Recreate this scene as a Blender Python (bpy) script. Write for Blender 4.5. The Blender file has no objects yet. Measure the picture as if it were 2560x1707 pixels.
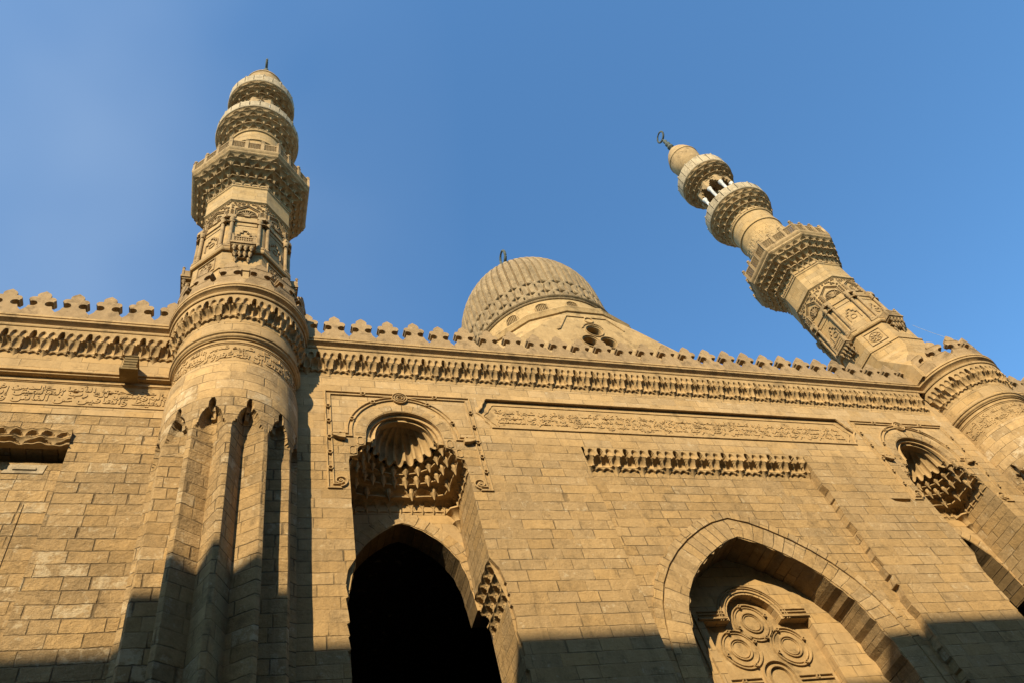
import bpy, math, random
import numpy as np
from mathutils import Vector, Matrix
from mathutils.geometry import tessellate_polygon
R = math.radians
PI = math.pi
random.seed(7)
rng = np.random.default_rng(7)
scene = bpy.context.scene
COL = scene.collection

# ------------------------------------------------------------------ camera
pitch, roll, yaw = 0.9160, -0.3605, -0.5390
fwd = Vector((-math.sin(yaw)*math.cos(pitch), math.cos(yaw)*math.cos(pitch), math.sin(pitch)))
right = Vector((math.cos(yaw), math.sin(yaw), 0))
up = right.cross(fwd)
r2 = math.cos(roll)*right + math.sin(roll)*up
u2 = -math.sin(roll)*right + math.cos(roll)*up
cam = bpy.data.cameras.new('camera')
cam.sensor_width = 36.0
cam.lens = 36.0*1952.04/2560
cam.clip_start = 0.1
cam.clip_end = 5000
camo = bpy.data.objects.new('camera', cam)
COL.objects.link(camo)
M = Matrix.Identity(4)
for i in range(3):
    M[i][0], M[i][1], M[i][2] = r2[i], u2[i], -fwd[i]
M[0][3], M[1][3], M[2][3] = 0.0, -18.0, 1.6
camo.matrix_world = M
scene.camera = camo

# ------------------------------------------------------------------ light
SUN_EL, SUN_AZ = R(32.5), R(34)          # light travels towards (+sin, +cos) of SUN_AZ
sundir = Vector((-math.sin(SUN_AZ)*math.cos(SUN_EL), -math.cos(SUN_AZ)*math.cos(SUN_EL), math.sin(SUN_EL)))
w = bpy.data.worlds.new('World')
scene.world = w
w.use_nodes = True
nt = w.node_tree
bg = nt.nodes['Background']
sky = nt.nodes.new('ShaderNodeTexSky')
sky.sky_type = 'NISHITA'
sky.sun_disc = False
sky.sun_elevation = SUN_EL
sky.sun_rotation = math.atan2(sundir.x, sundir.y)
sky.air_density = 1.0
sky.dust_density = 0.5
sky.ozone_density = 2.0
tint = nt.nodes.new('ShaderNodeMix'); tint.data_type = 'RGBA'; tint.blend_type = 'MULTIPLY'
tint.inputs[0].default_value = 1.0
tint.inputs[7].default_value = (0.60, 0.93, 1.08, 1)
nt.links.new(sky.outputs[0], tint.inputs[6])
# thin pale haze drifting in the upper left of the sky
tc = nt.nodes.new('ShaderNodeTexCoord')
hn = nt.nodes.new('ShaderNodeTexNoise'); hn.inputs['Scale'].default_value = 2.2; hn.inputs['Detail'].default_value = 3.0
nt.links.new(tc.outputs['Generated'], hn.inputs['Vector'])
dp = nt.nodes.new('ShaderNodeVectorMath'); dp.operation = 'DOT_PRODUCT'
nt.links.new(tc.outputs['Generated'], dp.inputs[0])
hd = Vector((-0.62, 0.42, 0.66)).normalized()
dp.inputs[1].default_value = hd
mr = nt.nodes.new('ShaderNodeMapRange'); mr.inputs[1].default_value = 0.60; mr.inputs[2].default_value = 1.0; mr.inputs[3].default_value = 0.0; mr.inputs[4].default_value = 0.36
nt.links.new(dp.outputs['Value'], mr.inputs[0])
mn_ = nt.nodes.new('ShaderNodeMapRange'); mn_.inputs[1].default_value = 0.3; mn_.inputs[2].default_value = 0.7; mn_.inputs[3].default_value = 0.02; mn_.inputs[4].default_value = 1.0
nt.links.new(hn.outputs['Fac'], mn_.inputs[0])
mm = nt.nodes.new('ShaderNodeMath'); mm.operation = 'MULTIPLY_ADD'; mm.inputs[2].default_value = 0.0
nt.links.new(mr.outputs[0], mm.inputs[0]); nt.links.new(mn_.outputs[0], mm.inputs[1])
hz = nt.nodes.new('ShaderNodeMix'); hz.data_type = 'RGBA'
hz.inputs[7].default_value = (2.6, 3.2, 3.9, 1)
nt.links.new(mm.outputs[0], hz.inputs[0]); nt.links.new(tint.outputs[2], hz.inputs[6])
nt.links.new(hz.outputs[2], bg.inputs[0])
bg.inputs[1].default_value = 0.13
sl = bpy.data.lights.new('sun', 'SUN')
sl.energy = 4.35
sl.angle = R(0.55)
sl.color = (1.0, 0.84, 0.60)
so = bpy.data.objects.new('sun', sl)
COL.objects.link(so)
so.rotation_euler = (-sundir).to_track_quat('-Z', 'Y').to_euler()
so.location = (-20, -40, 60)
vs_ = scene.view_settings
vs_.view_transform = 'Standard'
vs_.look = 'None'
vs_.exposure = 1.0
vs_.gamma = 1.0

# ------------------------------------------------------------------ materials
class NT:
    def __init__(s, mat):
        s.t = mat.node_tree
        s.n = s.t.nodes
    def new(s, typ, **kw):
        n = s.n.new(typ)
        for k, v in kw.items():
            setattr(n, k, v)
        return n
    def link(s, a, b):
        s.t.links.new(a, b)
    def setin(s, inp, v):
        if v is None:
            return
        if isinstance(v, bpy.types.NodeSocket):
            s.link(v, inp)
        else:
            inp.default_value = v
    def m(s, op, a, b=None, c=None, clamp=False):
        n = s.new('ShaderNodeMath', operation=op)
        n.use_clamp = clamp
        s.setin(n.inputs[0], a); s.setin(n.inputs[1], b); s.setin(n.inputs[2], c)
        return n.outputs[0]
    def noise(s, vec, scale, detail=3.0, rough=0.55, dim='3D', wv=None):
        n = s.new('ShaderNodeTexNoise', noise_dimensions=dim)
        if vec is not None:
            s.link(vec, n.inputs['Vector'])
        if wv is not None:
            s.setin(n.inputs['W'], wv)
        n.inputs['Scale'].default_value = scale
        n.inputs['Detail'].default_value = detail
        n.inputs['Roughness'].default_value = rough
        return n.outputs['Fac']
    def comb(s, x, y, z=0.0):
        n = s.new('ShaderNodeCombineXYZ')
        s.setin(n.inputs[0], x); s.setin(n.inputs[1], y); s.setin(n.inputs[2], z)
        return n.outputs[0]
    def white(s, vec):
        n = s.new('ShaderNodeTexWhiteNoise', noise_dimensions='3D')
        s.link(vec, n.inputs['Vector'])
        return n.outputs['Value']
    def ramp(s, v, a, b, smooth=True):
        n = s.new('ShaderNodeMapRange')
        if smooth:
            n.interpolation_type = 'SMOOTHSTEP'
        s.setin(n.inputs[0], v)
        n.inputs[1].default_value = a; n.inputs[2].default_value = b
        n.inputs[3].default_value = 0.0; n.inputs[4].default_value = 1.0
        return n.outputs[0]
    def mix(s, f, a, b, typ='MIX'):
        n = s.new('ShaderNodeMix', data_type='RGBA', blend_type=typ)
        s.setin(n.inputs[0], f)
        for k, v in ((6, a), (7, b)):
            if isinstance(v, bpy.types.NodeSocket):
                s.link(v, n.inputs[k])
            else:
                n.inputs[k].default_value = (*v, 1.0)
        return n.outputs[2]

def newmat(name):
    mt = bpy.data.materials.new(name)
    mt.use_nodes = True
    mt.node_tree.nodes.clear()
    N = NT(mt)
    out = N.new('ShaderNodeOutputMaterial')
    bs = N.new('ShaderNodeBsdfPrincipled')
    N.link(bs.outputs[0], out.inputs[0])
    bs.inputs['Roughness'].default_value = 0.92
    try:
        bs.inputs['Specular IOR Level'].default_value = 0.2
    except Exception:
        pass
    return mt, N, bs

BASE = (0.318, 0.209, 0.090)
def scalec(c, k): return tuple(x*k for x in c)

def stone(name, h=0.41, wd=0.95, mortar=0.03, rough=0.5, contrast=1.0, patches=0.0, base=BASE, jd=0.75, wob=0.012, bumpd=0.03, seed=0.0, jvis=0.0, fade=None):
    """Coursed ashlar: UV in metres, every block its own tone, worn joints, pitted faces."""
    mt, N, bs = newmat(name)
    uv = N.new('ShaderNodeUVMap').outputs[0]
    geo = N.new('ShaderNodeNewGeometry').outputs['Position']
    sep = N.new('ShaderNodeSeparateXYZ'); N.link(uv, sep.inputs[0])
    u, v = sep.outputs[0], sep.outputs[1]
    n1 = N.noise(geo, 1.3, 2.0)
    n2 = N.noise(geo, 7.0, 4.0, 0.65)
    vv = N.m('ADD', v, N.m('MULTIPLY', N.m('SUBTRACT', n1, 0.5), wob*3))
    vv = N.m('ADD', vv, N.m('MULTIPLY', N.m('SUBTRACT', n2, 0.5), wob*2))
    vr = N.m('DIVIDE', vv, h)
    row = N.m('FLOOR', vr)
    fv = N.m('FRACT', vr)
    hr = N.white(N.comb(row, 3.7+seed, 1.1))
    ub = N.m('DIVIDE', u, wd)
    un = N.noise(N.comb(N.m('MULTIPLY', ub, 0.9), N.m('MULTIPLY', row, 7.31), seed), 1.0, 0.0)
    uu = N.m('ADD', ub, N.m('MULTIPLY', hr, 5.0))
    uu = N.m('ADD', uu, N.m('MULTIPLY', un, 1.1))
    uu = N.m('ADD', uu, N.m('MULTIPLY', N.m('SUBTRACT', n2, 0.5), wob*2.0))
    colm = N.m('FLOOR', uu)
    fu = N.m('FRACT', uu)
    hb = N.white(N.comb(colm, row, 0.3+seed))
    hb2 = N.white(N.comb(colm, row, 9.3+seed))
    dv = N.m('MULTIPLY', N.m('MINIMUM', fv, N.m('SUBTRACT', 1.0, fv)), h)
    du = N.m('MULTIPLY', N.m('MINIMUM', fu, N.m('SUBTRACT', 1.0, fu)), wd)
    d = N.m('MINIMUM', dv, du)
    d = N.m('ADD', d, N.m('MULTIPLY', N.m('SUBTRACT', n2, 0.55), mortar*1.1))
    j = N.ramp(d, mortar*0.15, mortar*0.75)      # 0 in joint, 1 on block
    # joint visibility breaks up
    jv = N.ramp(N.noise(geo, 0.9, 3.0, 0.6), 0.38, 0.62)
    jv = N.m('ADD', N.m('MULTIPLY', jv, 0.8), 0.12+jvis, clamp=True)
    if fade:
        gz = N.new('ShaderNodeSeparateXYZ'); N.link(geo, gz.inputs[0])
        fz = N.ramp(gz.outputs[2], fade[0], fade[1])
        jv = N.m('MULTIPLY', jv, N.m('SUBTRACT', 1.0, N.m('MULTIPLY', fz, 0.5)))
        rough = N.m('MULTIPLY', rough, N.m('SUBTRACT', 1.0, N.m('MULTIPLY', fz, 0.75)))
    jm = N.m('MULTIPLY', N.m('SUBTRACT', 1.0, j), jv)
    # colour
    big = N.noise(geo, 0.22, 4.0, 0.6)
    fine = N.noise(geo, 22.0, 5.0, 0.7)
    med = N.noise(geo, 2.6, 5.0, 0.68)
    val = N.m('ADD', 1.0, N.m('MULTIPLY', N.m('SUBTRACT', hb, 0.5), 0.30*contrast))
    val = N.m('ADD', val, N.m('MULTIPLY', N.m('SUBTRACT', big, 0.5), 0.45))
    val = N.m('ADD', val, N.m('MULTIPLY', N.m('SUBTRACT', fine, 0.5), 0.55*contrast))
    val = N.m('ADD', val, N.m('MULTIPLY', N.m('SUBTRACT', med, 0.5), 0.80*contrast))
    mot = N.noise(geo, 9.5, 4.0, 0.7)
    val = N.m('ADD', val, N.m('MULTIPLY', N.m('SUBTRACT', mot, 0.5), 0.55*contrast))
    tone = N.mix(hb2, scalec((base[0]*1.03, base[1]*1.0, base[2]*0.93), 1.0), (base[0]*0.97, base[1]*1.0, base[2]*1.08))
    vc = N.comb(val, val, val)
    c = N.mix(1.0, tone, vc, 'MULTIPLY')
    # cream-white eroded patches, each mostly inside blocks
    pn = N.noise(geo, 3.3, 5.0, 0.72)
    pm = N.ramp(N.m('ADD', pn, N.m('MULTIPLY', hb2, 0.07+0.08*patches)), 0.69-patches*0.14, 0.76-patches*0.10)
    c = N.mix(N.m('MULTIPLY', pm, 0.35+0.5*patches), c, (0.47, 0.37, 0.22))
    if patches > 0.3:
        whole = N.m('MULTIPLY', N.ramp(hb2, 0.90, 0.91), N.ramp(pn, 0.46, 0.56))
        c = N.mix(N.m('MULTIPLY', whole, 0.75), c, (0.44, 0.335, 0.19))
    # rain streaks running down the face
    gs = N.new('ShaderNodeSeparateXYZ'); N.link(geo, gs.inputs[0])
    stv = N.comb(N.m('MULTIPLY', gs.outputs[0], 1.7), N.m('MULTIPLY', gs.outputs[1], 1.7), N.m('MULTIPLY', gs.outputs[2], 0.16))
    st = N.ramp(N.noise(stv, 1.0, 5.0, 0.65), 0.50, 0.78)
    c = N.mix(N.m('MULTIPLY', st, 0.55), c, scalec(base, 0.46))
    # dark soot stains
    dn = N.noise(geo, 1.7, 6.0, 0.75)
    c = N.mix(N.m('MULTIPLY', N.ramp(dn, 0.52, 0.68), 0.55), c, scalec(base, 0.45))
    c = N.mix(N.m('MULTIPLY', jm, jd), c, scalec(base, 0.20))
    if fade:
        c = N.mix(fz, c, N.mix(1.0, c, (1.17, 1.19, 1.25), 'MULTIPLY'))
    N.link(c, bs.inputs['Base Color'])
    # bump
    hgt = N.m('MULTIPLY', N.m('SUBTRACT', 1.0, jm), 0.9)
    hgt = N.m('ADD', hgt, N.m('MULTIPLY', hb, N.m('MULTIPLY', 0.25, rough)))
    hgt = N.m('ADD', hgt, N.m('MULTIPLY', med, N.m('MULTIPLY', 1.1, rough)))
    hgt = N.m('ADD', hgt, N.m('MULTIPLY', N.noise(geo, 9.0, 6.0, 0.75), N.m('MULTIPLY', 0.9, rough)))
    hgt = N.m('ADD', hgt, N.m('MULTIPLY', fine, 0.15))
    bp = N.new('ShaderNodeBump')
    bp.inputs['Strength'].default_value = 1.0
    bp.inputs['Distance'].default_value = bumpd
    N.link(hgt, bp.inputs['Height'])
    N.link(bp.outputs[0], bs.inputs['Normal'])
    return mt

def carved(name, base=BASE, var=0.42, bump=0.012, scale=3.0, streak=0.35):
    mt, N, bs = newmat(name)
    geo = N.new('ShaderNodeNewGeometry').outputs['Position']
    a = N.noise(geo, scale, 5.0, 0.65)
    b = N.noise(geo, 18.0, 5.0, 0.7)
    g = N.noise(geo, 0.5, 3.0)
    val = N.m('ADD', 1.0, N.m('MULTIPLY', N.m('SUBTRACT', a, 0.5), var*1.6))
    val = N.m('ADD', val, N.m('MULTIPLY', N.m('SUBTRACT', b, 0.5), var))
    val = N.m('ADD', val, N.m('MULTIPLY', N.m('SUBTRACT', g, 0.5), var))
    oi = N.new('ShaderNodeObjectInfo').outputs['Random']
    val = N.m('ADD', val, N.m('MULTIPLY', N.m('SUBTRACT', oi, 0.5), 0.16))
    if streak:
        sp = N.new('ShaderNodeSeparateXYZ'); N.link(geo, sp.inputs[0])
        st = N.noise(N.comb(N.m('MULTIPLY', sp.outputs[0], 4.0), N.m('MULTIPLY', sp.outputs[1], 4.0), N.m('MULTIPLY', sp.outputs[2], 0.35)), 1.0, 4.0, 0.6)
        val = N.m('ADD', val, N.m('MULTIPLY', N.m('SUBTRACT', st, 0.55), streak))
    c = N.mix(1.0, base, N.comb(val, val, val), 'MULTIPLY')
    c = N.mix(N.m('MULTIPLY', N.ramp(a, 0.58, 0.72), 0.35), c, (0.42, 0.32, 0.18))
    c = N.mix(N.m('MULTIPLY', N.ramp(N.noise(geo, 1.9, 6.0, 0.7), 0.50, 0.66), 0.6), c, scalec(base, 0.38))
    N.link(c, bs.inputs['Base Color'])
    bp = N.new('ShaderNodeBump')
    bp.inputs['Distance'].default_value = bump
    N.link(N.m('ADD', a, N.m('MULTIPLY', b, 0.6)), bp.inputs['Height'])
    N.link(bp.outputs[0], bs.inputs['Normal'])
    return mt

M_SMOOTH = stone('smooth_ashlar', base=scalec(BASE, 1.15), wd=1.0, mortar=0.024, rough=0.22, contrast=0.55, jd=0.55, wob=0.006, bumpd=0.02, seed=1.0)
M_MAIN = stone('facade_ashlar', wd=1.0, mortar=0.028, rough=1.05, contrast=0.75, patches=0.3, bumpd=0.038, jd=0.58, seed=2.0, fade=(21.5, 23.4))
M_ROUGH = stone('rough_ashlar', h=0.42, wd=0.92, mortar=0.031, rough=1.3, contrast=1.1, patches=0.45, bumpd=0.055, jd=0.72, wob=0.022, seed=3.0, jvis=0.15)
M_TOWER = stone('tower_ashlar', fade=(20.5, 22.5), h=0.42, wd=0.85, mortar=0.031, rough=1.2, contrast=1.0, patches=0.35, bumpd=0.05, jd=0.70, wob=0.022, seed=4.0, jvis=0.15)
M_VOUS = stone('voussoir_stone', base=scalec(BASE, 1.05), h=0.36, wd=2.6, mortar=0.03, rough=0.8, contrast=1.0, patches=0.3, bumpd=0.035, jd=0.7, seed=5.0)
M_CARVE = carved('carved_stone', base=scalec(BASE, 1.10))
M_TEXT = carved('inscribed_stone', base=scalec(BASE, 1.16), var=0.18, bump=0.006)
M_SOFFIT_SHADE = stone('shade_darkened_soffit_stone', h=0.36, wd=2.6, mortar=0.03, rough=0.8, base=scalec(BASE, 0.42), seed=11.0)  # darkened stone copy: the soffit's lack of light is painted in
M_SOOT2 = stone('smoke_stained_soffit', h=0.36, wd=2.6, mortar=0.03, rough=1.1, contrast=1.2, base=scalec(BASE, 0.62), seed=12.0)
M_TYMP = carved('tympanum_stone', base=scalec(BASE, 1.0), var=0.4, bump=0.012)
M_MERLON = carved('merlon_stone', base=(0.295, 0.198, 0.095), var=0.4, bump=0.02, streak=0.35)
M_MIN = stone('minaret_ashlar', base=scalec(BASE, 1.06), h=0.38, wd=0.8, mortar=0.016, rough=0.25, contrast=0.6, jd=0.45, wob=0.004, bumpd=0.015, seed=6.0)
M_CARVE2 = carved('minaret_carving', base=(0.285, 0.190, 0.088), var=0.6)
M_PALE = carved('pale_parapet_stone', base=(0.34, 0.265, 0.16), var=0.6, bump=0.02, scale=5.0, streak=0.3)
M_DOME = carved('dome_stone', base=(0.25, 0.174, 0.088), var=0.55, bump=0.03, streak=0.9)
M_MARBLE = carved('white_marble', base=(0.52, 0.50, 0.45), var=0.15, bump=0.004)
M_DARK = carved('shade_painted_interior', base=(0.035, 0.026, 0.018), var=0.3)  # near-black colour paints in the shade of unlit interiors
M_BRONZE = carved('green_bronze', base=(0.075, 0.085, 0.07), var=0.5, bump=0.01, scale=8)
M_BOX = carved('brown_painted_metal', base=(0.17, 0.115, 0.045), var=0.3)
M_GROUND = carved('paving_stone', base=(0.22, 0.18, 0.13), var=0.3)
M_OPP = stone('opposite_ashlar', h=0.5, wd=1.2, mortar=0.03, rough=0.4, base=(0.30, 0.22, 0.13), seed=8.0)
def plain(name, c, rough=0.6):
    mt, N, bs = newmat(name)
    geo = N.new('ShaderNodeNewGeometry').outputs['Position']
    n = N.noise(geo, 6.0, 3.0)
    val = N.m('ADD', 0.8, N.m('MULTIPLY', n, 0.4))
    N.link(N.mix(1.0, c, N.comb(val, val, val), 'MULTIPLY'), bs.inputs['Base Color'])
    bs.inputs['Roughness'].default_value = rough
    return mt
M_WIRE = plain('grey_cable', (0.25, 0.25, 0.24))

# ------------------------------------------------------------------ mesh helpers
class MB:
    def __init__(s):
        s.v = []; s.f = []; s.uv = []
    def add(s, verts, faces, uvs=None):
        o = len(s.v)
        vl = [tuple(map(float, p)) for p in verts]
        s.v += vl
        for f in faces:
            s.f.append(tuple(i+o for i in f))
            if uvs is not None:
                s.uv.append([tuple(uvs[i]) for i in f])
            else:
                p = [Vector(vl[i]) for i in f]
                n = (p[1]-p[0]).cross(p[2]-p[0])
                if len(f) > 3 and n.length < 1e-9:
                    n = (p[2]-p[0]).cross(p[3]-p[0])
                a = (abs(n.x), abs(n.y), abs(n.z))
                if a[2] > 1.2*max(a[0], a[1]):
                    s.uv.append([(q.x, q.y) for q in p])
                elif a[0] > a[1]:
                    s.uv.append([(q.y, q.z) for q in p])
                else:
                    s.uv.append([(q.x, q.z) for q in p])
    def box(s, x0, x1, y0, y1, z0, z1):
        v = [(x0,y0,z0),(x1,y0,z0),(x1,y1,z0),(x0,y1,z0),(x0,y0,z1),(x1,y0,z1),(x1,y1,z1),(x0,y1,z1)]
        s.add(v, [(0,3,2,1),(4,5,6,7),(0,1,5,4),(1,2,6,5),(2,3,7,6),(3,0,4,7)])
    def grid(s, P, UV=None, closeu=False, flip=False):
        """P array (nv, nu, 3)."""
        nv, nu = P.shape[:2]
        fs = []
        for j in range(nv-1):
            for i in range(nu-1 if not closeu else nu):
                i2 = (i+1) % nu
                a, b, c, d = j*nu+i, j*nu+i2, (j+1)*nu+i2, (j+1)*nu+i
                fs.append((d, c, b, a) if flip else (a, b, c, d))
        s.add(P.reshape(-1, 3), fs, None if UV is None else UV.reshape(-1, 2))
    def poly(s, outer, holes, f3, uvf=None):
        """planar region with holes; f3 maps (a,b)->xyz."""
        loops = [[Vector((a, b, 0)) for a, b in outer]] + [[Vector((a, b, 0)) for a, b in h] for h in holes]
        pts = [p for l in loops for p in l]
        tris = tessellate_polygon(loops)
        vv = [f3(p.x, p.y) for p in pts]
        out = []
        for t in tris:
            a, b, c = (pts[i] for i in t)
            ar = (b.x-a.x)*(c.y-a.y)-(b.y-a.y)*(c.x-a.x)
            if abs(ar) < 1e-9:
                continue
            out.append(t if ar > 0 else (t[0], t[2], t[1]))
        s.add(vv, out, [(p.x, p.y) if uvf is None else uvf(p.x, p.y) for p in pts])
    def strip(s, pts, y0, y1, close=False, flip=False):
        """wall of a hole: pts in xz plane, extruded from y0 to y1."""
        n = len(pts)
        L = [0.0]
        for i in range(1, n+1):
            a, b = pts[i-1], pts[i % n]
            L.append(L[-1]+math.hypot(b[0]-a[0], b[1]-a[1]))
        for i in range(n if close else n-1):
            a, b = pts[i], pts[(i+1) % n]
            q = [(a[0],y0,a[1]),(b[0],y0,b[1]),(b[0],y1,b[1]),(a[0],y1,a[1])]
            if abs(a[0]-b[0]) < 0.3*abs(a[1]-b[1]):
                uvs = [(y0,a[1]),(y0,b[1]),(y1,b[1]),(y1,a[1])]
            else:
                uvs = [(y0,L[i]),(y0,L[i+1]),(y1,L[i+1]),(y1,L[i])]
            f = (0,1,2,3)
            s.add(q, [f[::-1] if flip else f], uvs)
    def prism(s, pts, y0, y1):
        """solid from outline in xz, front y0 back y1"""
        s.poly(pts, [], lambda a, b: (a, y0, b))
        o = MB()
        o.poly(pts, [], lambda a, b: (a, y1, b))
        s.add(o.v, [f[::-1] for f in o.f])
        ar = sum(pts[i-1][0]*pts[i][1]-pts[i][0]*pts[i-1][1] for i in range(len(pts)))
        s.strip(pts, y0, y1, close=True, flip=(ar < 0) is False)
    def ridge(s, path, wd, hh, y0, close=False):
        """raised moulding following an xz polyline on plane y=y0, standing out by hh towards -y"""
        n = len(path)
        P = [Vector((a, b)) for a, b in path]
        L = []; Rr = []
        for i in range(n):
            if close:
                a, b, c = P[i-1], P[i], P[(i+1) % n]
            else:
                a, b, c = P[max(i-1, 0)], P[i], P[min(i+1, n-1)]
            d1 = (b-a); d2 = (c-b)
            if d1.length < 1e-9: d1 = d2
            if d2.length < 1e-9: d2 = d1
            d1 = d1.normalized(); d2 = d2.normalized()
            n1 = Vector((-d1.y, d1.x)); n2 = Vector((-d2.y, d2.x))
            m = (n1+n2)
            m = m.normalized() if m.length > 1e-6 else n1
            k = wd/2/max(0.35, m.dot(n1))
            L.append(b+m*k); Rr.append(b-m*k)
        N = n if close else n-1
        for i in range(N):
            k = (i+1) % n
            a, b, c, d = L[i], L[k], Rr[k], Rr[i]
            ai, bi, ci, di = a.lerp(d, .22), b.lerp(c, .22), c.lerp(b, .22), d.lerp(a, .22)
            y1 = y0-hh
            v = [(a.x,y0,a.y),(b.x,y0,b.y),(c.x,y0,c.y),(d.x,y0,d.y),(ai.x,y1,ai.y),(bi.x,y1,bi.y),(ci.x,y1,ci.y),(di.x,y1,di.y)]
            f = [(4,5,6,7),(0,1,5,4),(2,3,7,6)]
            if not close and i == 0: f.append((3,0,4,7))
            if not close and i == N-1: f.append((1,2,6,5))
            s.add(v, f)
    def lathe(s, prof, c, n=48, a0=0.0, a1=2*PI, axis='z'):
        """prof list of (r,z)"""
        full = abs(a1-a0-2*PI) < 1e-6
        th = np.linspace(a0, a1, n+1)
        if full: th = th[:-1]
        r = np.array([p[0] for p in prof])[:, None]; z = np.array([p[1] for p in prof])[:, None]
        X = r*np.sin(th)[None]; Y = -r*np.cos(th)[None]; Z = z+0*th[None]
        if axis == 'z':
            P = np.stack([c[0]+X, c[1]+Y, c[2]+Z], -1)
        elif axis == 'y':
            P = np.stack([c[0]+X, c[1]+Z, c[2]-Y], -1)
        UV = np.stack([np.max(np.abs(r))*th[None]+0*r, Z], -1)
        s.grid(P, UV, closeu=full)
    def tube(s, pts, rad, n=8, close=False):
        pts = [Vector(p) for p in pts]
        m = len(pts)
        rads = rad if isinstance(rad, (list, tuple)) else [rad]*m
        rows = []
        for i, p in enumerate(pts):
            if close: t = (pts[(i+1) % m]-pts[i-1])
            else: t = pts[min(i+1, m-1)]-pts[max(i-1, 0)]
            t.normalize()
            a = Vector((0, 0, 1)) if abs(t.z) < 0.9 else Vector((1, 0, 0))
            x = t.cross(a).normalized(); y = t.cross(x).normalized()
            rows.append([tuple(p+rads[i]*(math.cos(q)*x+math.sin(q)*y)) for q in np.linspace(0, 2*PI, n, endpoint=False)])
        if close: rows.append(rows[0])
        P = np.array(rows)
        s.grid(P, np.zeros(P.shape[:2]+(2,)), closeu=True, flip=False)
    def ball(s, c, r, n=10, sz=1.0):
        prof = [(r*math.cos(a), r*sz*math.sin(a)) for a in np.linspace(-PI/2, PI/2, n//2+2)]
        s.lathe(prof, c, n)
    def build(s, name, mat, parent=None, smooth=False, loc=None, sharp=38):
        me = bpy.data.meshes.new(name)
        me.from_pydata(s.v, [], s.f)
        uvl = me.uv_layers.new(name='UVMap')
        flat = [c for f in s.uv for p in f for c in p]
        uvl.data.foreach_set('uv', flat)
        me.materials.append(mat)
        if smooth:
            me.polygons.foreach_set('use_smooth', [True]*len(me.polygons))
            try: me.set_sharp_from_angle(angle=R(sharp))
            except Exception: pass
        me.update()
        o = bpy.data.objects.new(name, me)
        COL.objects.link(o)
        if parent: o.parent = parent
        if loc: o.location = loc
        return o

def thing(name, label, cat, loc=(0,0,0), group=None):
    o = bpy.data.objects.new(name, None)
    COL.objects.link(o)
    o.empty_display_size = 0.5
    o.location = loc
    o['label'] = label; o['category'] = cat
    if group: o['group'] = group
    return o
def tag(o, label, cat, group=None):
    o['label'] = label; o['category'] = cat
    if group: o['group'] = group
def copy_tree(o, parent=None):
    c = o.copy(); COL.objects.link(c); c.parent = parent
    for ch in list(o.children):
        copy_tree(ch, c)
    return c
def put(o, parent, loc=None, rotz=None):
    c = o.copy(); COL.objects.link(c); c.parent = parent
    if loc is not None: c.location = loc
    if rotz is not None: c.rotation_euler = (0, 0, rotz)
    return c
def arc(cx, cz, r, a0, a1, n, rz=None):
    rz = r if rz is None else rz
    return [(cx+r*math.cos(R(a)), cz+rz*math.sin(R(a))) for a in np.linspace(a0, a1, n)]
def ss(t): 
    t = np.clip(t, 0, 1); return t*t*(3-2*t)

# ------------------------------------------------------------------ Arabic lettering
FORMS = {'ا':(0xFE8D,2),'أ':(0xFE83,2),'إ':(0xFE87,2),'ب':(0xFE8F,4),'ة':(0xFE93,2),'ت':(0xFE95,4),'ث':(0xFE99,4),'ج':(0xFE9D,4),'ح':(0xFEA1,4),'خ':(0xFEA5,4),
 'د':(0xFEA9,2),'ذ':(0xFEAB,2),'ر':(0xFEAD,2),'ز':(0xFEAF,2),'س':(0xFEB1,4),'ش':(0xFEB5,4),'ص':(0xFEB9,4),'ض':(0xFEBD,4),'ط':(0xFEC1,4),'ظ':(0xFEC5,4),'ع':(0xFEC9,4),
 'غ':(0xFECD,4),'ف':(0xFED1,4),'ق':(0xFED5,4),'ك':(0xFED9,4),'ل':(0xFEDD,4),'م':(0xFEE1,4),'ن':(0xFEE5,4),'ه':(0xFEE9,4),'و':(0xFEED,2),'ى':(0xFEEF,2),'ي':(0xFEF1,4),'ء':(0xFE80,1)}
def shape_arabic(t):
    out = []
    i = 0
    joins_prev = False
    while i < len(t):
        ch = t[i]
        if ch not in FORMS:
            out.append(ch); joins_prev = False; i += 1; continue
        if ch == 'ل' and i+1 < len(t) and t[i+1] == 'ا':
            out.append(chr(0xFEFC if joins_prev else 0xFEFB)); joins_prev = False; i += 2; continue
        base, k = FORMS[ch]
        nxt = t[i+1] if i+1 < len(t) else ' '
        jn = k == 4 and nxt in FORMS and FORMS[nxt][1] > 1
        if k == 1: out.append(chr(base)); joins_prev = False
        else:
            if joins_prev and jn: out.append(chr(base+3))
            elif joins_prev: out.append(chr(base+1))
            elif jn: out.append(chr(base+2))
            else: out.append(chr(base))
            joins_prev = jn
        i += 1
    return ''.join(reversed(out))
def text_mesh(t, depth=0.03, res=2, offset=0.0):
    cu = bpy.data.curves.new('lettering', 'FONT')
    cu.body = shape_arabic(t)
    cu.size = 1.0; cu.extrude = depth; cu.resolution_u = res; cu.offset = offset
    o = bpy.data.objects.new('lettering', cu)
    COL.objects.link(o)
    bpy.context.view_layer.update()
    me = bpy.data.meshes.new_from_object(o.evaluated_get(bpy.context.evaluated_depsgraph_get()))
    bpy.data.objects.remove(o)
    V = np.zeros(len(me.vertices)*3); me.vertices.foreach_get('co', V); V = V.reshape(-1, 3)
    F = [tuple(p.vertices) for p in me.polygons]
    bpy.data.meshes.remove(me)
    return V, F
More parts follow.
